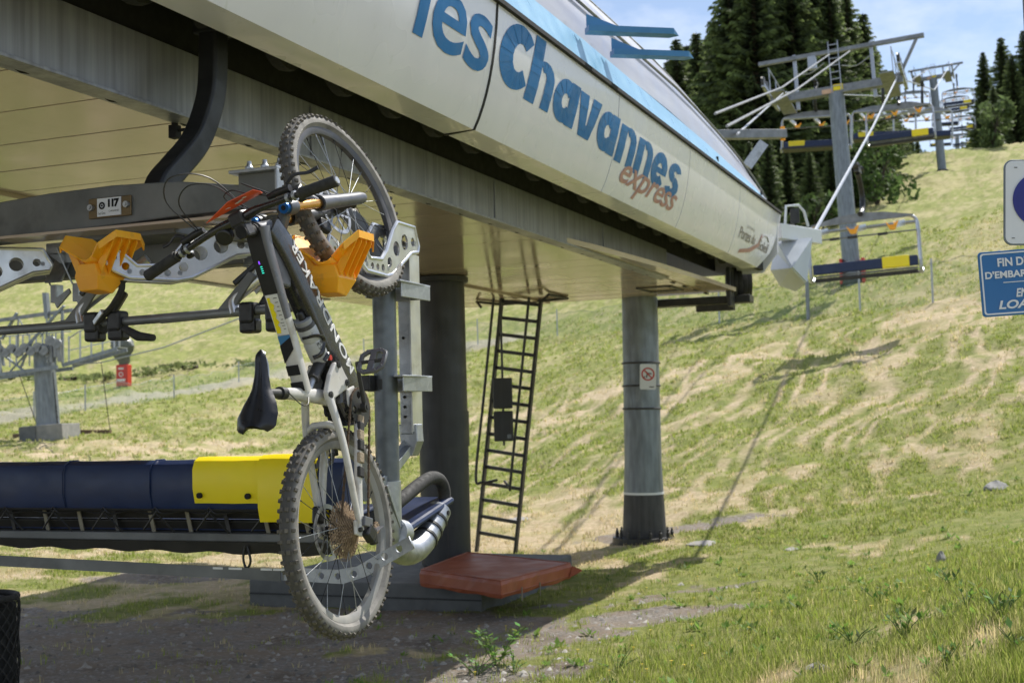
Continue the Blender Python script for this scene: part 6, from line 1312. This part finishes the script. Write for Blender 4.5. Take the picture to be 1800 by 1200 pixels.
# right-hand signs on a post just outside the frame
SY = 5.0
def sgn(px, py): return atY(px, py, SY)
c0 = sgn(1822, 356); r = thing('lift_sign', 'white rounded sign with a deep blue disc, cut by the right picture edge', 'sign', c0-Vector((0, 0, .25))); r.rotation_euler = (0, math.radians(2.6), math.radians(-9)); k_ = SY/FPX*1.03
MB().prism(rrect(118*k_, 148*k_, 14*k_), .012, XZ).xf(Matrix.Translation((0, 0, .25))).obj('rim', COLM, r, bevel=.002); MB().prism(rrect(113*k_, 143*k_, 12*k_), .004, XZ).xf(Matrix.Translation((0, -.008, .25))).obj('face', SIGNW, r)
MB().lathe([(48*k_, -.002), (48*k_, .002)], 48, Matrix.Translation((3*k_, -.013, .25+.01)) @ RX).obj('blue_disc', NAVY, r)
ar = MB(); ar.prism([(-28*k_, 14*k_), (-10*k_, 30*k_), (-10*k_, 20*k_), (22*k_, 20*k_), (22*k_, 8*k_), (-10*k_, 8*k_), (-10*k_, -2*k_)], .003, XZ).xf(Matrix.Translation((6*k_, -.0165, .25))); ar.obj('white_symbol', WHITE, r)
for x, z in ((-40, 60), (-44, -62)): MB().box((x*k_, -.0115, .25+z*k_), (5*k_, .002, 1.2*k_)).obj('rivet_mark', LADM, r)
c0 = sgn(1815, 494); r = thing('lift_sign', 'blue sign with white lettering FIN below the white disc sign', 'sign', c0-Vector((0, 0, .2))); r.rotation_euler = (0, math.radians(-2.2), math.radians(-9))
MB().prism(rrect(166*k_, 112*k_, 6*k_), .012, XZ).xf(Matrix.Translation((0, 0, .2))).obj('panel', SIGNB, r, bevel=.002)
oL = rrect(160*k_, 106*k_, 5*k_); iL = rrect(155*k_, 101*k_, 4*k_); mkobj('white_border', xmesh(curve_mesh('white_border', [oL, iL], .002, SIGNW), Matrix.Translation((0, -.0075, .2)) @ XZ), r)
for txt, x0, x1, zc_, hh, sh in (('FIN DE ZONE', -52, 52, 36, 15, 0), ("D'EMBARQUEMENT", -74, 74, 14, 15, 0), ('END OF', -26, 30, -18, 15, .22), ('LOADING', -56, 56, -37, 15, .22)):
    me = fit_text(text_mesh(txt, 1, .05, .030, sh), x0*k_, x1*k_, (zc_-hh/2)*k_, (zc_+hh/2)*k_)
    for q in me.vertices: q.co.z *= .02
    xmesh(me, Matrix.Translation((0, -.0085, .2)) @ XZ); me.materials.clear(); me.materials.append(SIGNW); mkobj('sign_lettering', me, r)
MB().box((0, -.0075, .2+1*k_), (90*k_, .002, 1.3*k_)).obj('divider_line', SIGNW, r)
bp_ = sgn(1850, 560); o = MB().tube([(0, 0, -.1), (.0, 0, 2.9)], .03, 12).obj('sign_post', COLM); o.location = (bp_.x, bp_.y+.06, gz(bp_.x, bp_.y)); tag(o, 'grey post just beyond the right picture edge holding the two signs', 'post')
# black netting roll bottom left
nb = atY(-42, 1130, 8.0); r = thing('netting_roll', 'upright roll of black hexagonal netting at the bottom left corner', 'netting', (nb.x, 8.0, gz(nb.x, 8.0)))
Hn = atY(-42, 1050, 8.0).z-gz(nb.x, 8)
MB().tube([(0, 0, 0), (0, 0, Hn-.05), (0, 0, Hn-.01)], [.235, .235, .19], 28).obj('inner_roll', BLACK, r)
nm = MB()
for k in range(22):
    for sg in (-1, 1):
        pts = [((.25+.006*math.sin(q))*math.cos(2*PI*k/22+sg*q*.16), .25*math.sin(2*PI*k/22+sg*q*.16), min(Hn-.01, q*Hn/16)) for q in range(17)]; nm.tube(pts, .005, 4)
nm.obj('netting', RUBB, r, kind='stuff')
MB().tube([(.24*math.cos(a), .24*math.sin(a), Hn) for a in [2*PI*q/24 for q in range(25)]], .02, 8).obj('top_fold', RUBB, r)

# ================================================================== small plants, stones, flowers
def leaf_plant(px, py, label, h, n, colr, name='leafy_weed', w=.3, g=None, spiky=False):
    p = on_ground(px, py); r = thing(name, label, 'plant', (p.x, p.y, gz(p.x, p.y)), RNG.uniform(0, 6), g); st = MB(); V = []; C = []
    rr = random.Random(int(px*7+py))
    for i in range(n):
        a = rr.uniform(0, 2*PI); ln = rr.uniform(.1, .5)*w; hh = h*rr.uniform(.55, 1); tip = Vector((math.cos(a)*ln, math.sin(a)*ln, hh)); st.tube([(0, 0, -.02), tip*.5+Vector((0, 0, .06*h)), tip], [.004, .003, .0015], 4)
        for q in range(7 if not spiky else 3):
            f = rr.uniform(.25, 1); c = tip*f; b = rr.uniform(0, 2*PI); L_ = h*rr.uniform(.16, .30)*(1.6 if spiky else 1); d = Vector((math.cos(b), math.sin(b), rr.uniform(-.1, .7 if not spiky else 2))).normalized(); s_ = d.cross(Vector((0, 0, 1))).normalized()*L_*.24
            V += [c, c+d*L_*.5+s_, c+d*L_, c+d*L_*.5-s_]; cc = [x*rr.uniform(.7, 1.35) for x in colr]; C += [(*cc, 1)]*4
    V = np.array([list(v) for v in V]); mkobj('leaves', tri_mesh('leaves', V, np.arange(len(V)).reshape(-1, 4), np.array(C), BLADE), r); st.obj('stem', mat('green_stem', (.12, .18, .05), rough=.6) if 'green_stem' not in bpy.data.materials else bpy.data.materials['green_stem'], r); return r
leaf_plant(872, 1168, 'bushy bright green weed at the shadow edge below the concrete foundation', .28, 16, (.17, .30, .06), w=.6)
leaf_plant(838, 1185, 'smaller light green weed left of the bushy weed', .18, 9, (.20, .32, .08), w=.5)
leaf_plant(905, 1182, 'low green weed right of the bushy weed', .15, 8, (.16, .28, .06), w=.5)
leaf_plant(1085, 1180, 'narrow green weed at the bottom edge of the frame centre', .14, 7, (.17, .30, .06), w=.4)
dk = [(1762, 1085, 'tall dark broad-leaved dock plant on the right bank', .22), (1672, 1030, 'dark dock plant at the top of the right bank', .17), (1590, 1120, 'green dock plant left of the rocks on the bank', .20), (1658, 1182, 'dock plant at the bottom of the right bank', .20), (1500, 1130, 'small dock plant on the lower right meadow', .16), (1440, 1025, 'tuft of tall green leaves in the middle meadow', .2), (1545, 1060, 'leafy weed halfway up the bank', .18), (1790, 1150, 'curled weed at the right frame edge', .2), (1700, 1070, 'leafy weed between the dock plants on the bank', .14)]
for px, py, lab, h in dk: leaf_plant(px, py, lab, h*.72, 7, (.13, .22, .05), name='dock_plant', w=.3, spiky=True)
def rock(px, py, w_, h_, label, colr=None, name='stone'):
    p = on_ground(px, py); rr = random.Random(int(px)); m = MB(); secs = []
    for k in range(6):
        z = h_*(k/5); f = [1, 1.03, .92, .7, .42, .1][k]; secs.append([Vector((w_/2*f*math.cos(a)*(1+.18*math.sin(a*2.3+px+k*.5)), w_/2*.7*f*math.sin(a)*(1+.2*math.cos(a*3.1+px)), z-.02+.1*h_*math.sin(a*2+k))) for a in [2*PI*q/9 for q in range(9)]])
    m.loft(secs, smooth=False); o = m.obj(name, colr or CONL, None, bevel=.004); o.location = (p.x, p.y, gz(p.x, p.y)); o.rotation_euler = (0, 0, rr.uniform(0, 3)); tag(o, label, 'stone'); return o
PALS = mat('pale_limestone', (.38, .36, .34), (.26, .25, .24), rough=.9, scale=12, bump=.3)
rock(1438, 1178, .15, .06, 'pale grey pointed stone at the bottom right of the meadow', PALS); rock(1412, 1188, .09, .04, 'small flat pale stone beside the pointed stone', PALS); rock(1060, 1196, .08, .04, 'small pale stone at the bottom edge', PALS)
rock(1392, 966, .28, .04, 'flat pale stone slab lying in the grass on the middle meadow', PALS); rock(1752, 860, .42, .13, 'brown grey rock sticking out high on the right slope'); rock(1655, 985, .14, .1, 'grey rock at the foot of the right slope')
rock(1240, 955, .6, .05, 'pale flat concrete slab right of the column foot', PALS, 'ground_slab'); rock(915, 912, .5, .05, 'pale flat slab beyond the ladder foot', PALS, 'ground_slab')
# loose gravel stones on the apron, flowers
def scatter_stones():
    n = 7000; inv = RNG.rand(n); Y = 1/(1/7.5+(1/14-1/7.5)*inv); px = RNG.uniform(-40, 1400, n); X = (px-900)/FPX*Y; g, ba, tr = masks(X, Y); k = RNG.rand(n) < ba*.9; X, Y = X[k], Y[k]; n = len(X); Z = ground(X, Y)
    base = np.array([[1, 0, 0], [.4, .9, 0], [-.6, .7, 0], [-1, -.1, 0], [-.3, -.9, 0], [.6, -.7, 0], [.1, .05, .75]])
    F0 = np.array([[0, 1, 6], [1, 2, 6], [2, 3, 6], [3, 4, 6], [4, 5, 6], [5, 0, 6]]); s_ = (.006+.030*RNG.rand(n)**4)[:, None, None]; a = RNG.uniform(0, 6.28, n); ca, sa = np.cos(a), np.sin(a)
    B = base[None]*RNG.uniform(.7, 1.3, (n, 7, 1))*s_; V = np.stack([B[..., 0]*ca[:, None]-B[..., 1]*sa[:, None]+X[:, None], B[..., 0]*sa[:, None]+B[..., 1]*ca[:, None]+Y[:, None], B[..., 2]+Z[:, None]-.002], -1)
    F = (F0[None]+np.arange(n)[:, None, None]*7).reshape(-1, 3); C = np.repeat(RNG.uniform(.14, .42, n), 7)[:, None]*np.array([1, .95, .88]); C = np.concatenate([C, np.ones((len(C), 1))], 1)
    SM_ = bpy.data.materials.new('loose_gravel'); SM_.use_nodes = True; at = N(SM_.node_tree, 'ShaderNodeAttribute', attribute_name='tint'); SM_.node_tree.links.new(at.outputs['Color'], SM_.node_tree.nodes['Principled BSDF'].inputs['Base Color']); SM_.node_tree.nodes['Principled BSDF'].inputs['Roughness'].default_value = .95
    o = mkobj('gravel', tri_mesh('gravel', V.reshape(-1, 3), F, C, SM_)); tag(o, 'loose grey gravel stones on the shaded apron under the station', 'gravel', kind='stuff')
scatter_stones()
def flowers():
    V = []; F = []; n = 90; m = MB()
    for i in range(n):
        Y = RNG.uniform(8, 19); px = RNG.uniform(820, 1650); X = (px-900)/FPX*Y; z = gz(X, Y)+.05; 
        for q in range(5): a = q*1.2566; m.add([(X, Y, z), (X+.011*math.cos(a-.4), Y+.011*math.sin(a-.4), z+.003), (X+.014*math.cos(a), Y+.014*math.sin(a), z+.004), (X+.011*math.cos(a+.4), Y+.011*math.sin(a+.4), z+.003)], [(0, 1, 2, 3)])
        m.tube([(X, Y, z-.06), (X, Y, z)], .0015, 4)
    o = m.obj('buttercups', mat('buttercup_yellow', (.85, .62, .02), rough=.5)); tag(o, 'scattered tiny yellow buttercups in the near meadow', 'flowers', kind='stuff')
flowers()

def small_weeds():
    V = []; C = []
    for i in range(420):
        Y = 1/RNG.uniform(1/17, 1/6.2); px = RNG.uniform(560, 1840); X = (px-900)/FPX*Y; g, ba, tr = masks(np.array([X]), np.array([Y]))
        if RNG.rand() < ba[0]*.85: continue
        z = gz(X, Y); h = RNG.uniform(.03, .085); c0 = np.array([.16, .26, .05])*RNG.uniform(.7, 1.4)
        for q in range(RNG.randint(5, 12)):
            a = RNG.uniform(0, 2*PI); L_ = h*RNG.uniform(.7, 1.4); up = RNG.uniform(.2, 1.2); d = Vector((math.cos(a), math.sin(a), up)).normalized(); sd2 = d.cross(Vector((0, 0, 1))).normalized()*L_*RNG.uniform(.10, .22); b = Vector((X+RNG.uniform(-.02, .02), Y+RNG.uniform(-.02, .02), z))
            V += [b, b+d*L_*.55+sd2, b+d*L_, b+d*L_*.55-sd2]; C += [(*(c0*RNG.uniform(.8, 1.25)), 1)]*4
    V = np.array([list(v) for v in V]); o = mkobj('small_weeds', tri_mesh('small_weeds', V, np.arange(len(V)).reshape(-1, 4), np.array(C), BLADE)); tag(o, 'small broad-leaved weeds scattered through the near meadow grass', 'weeds', kind='stuff')
small_weeds()
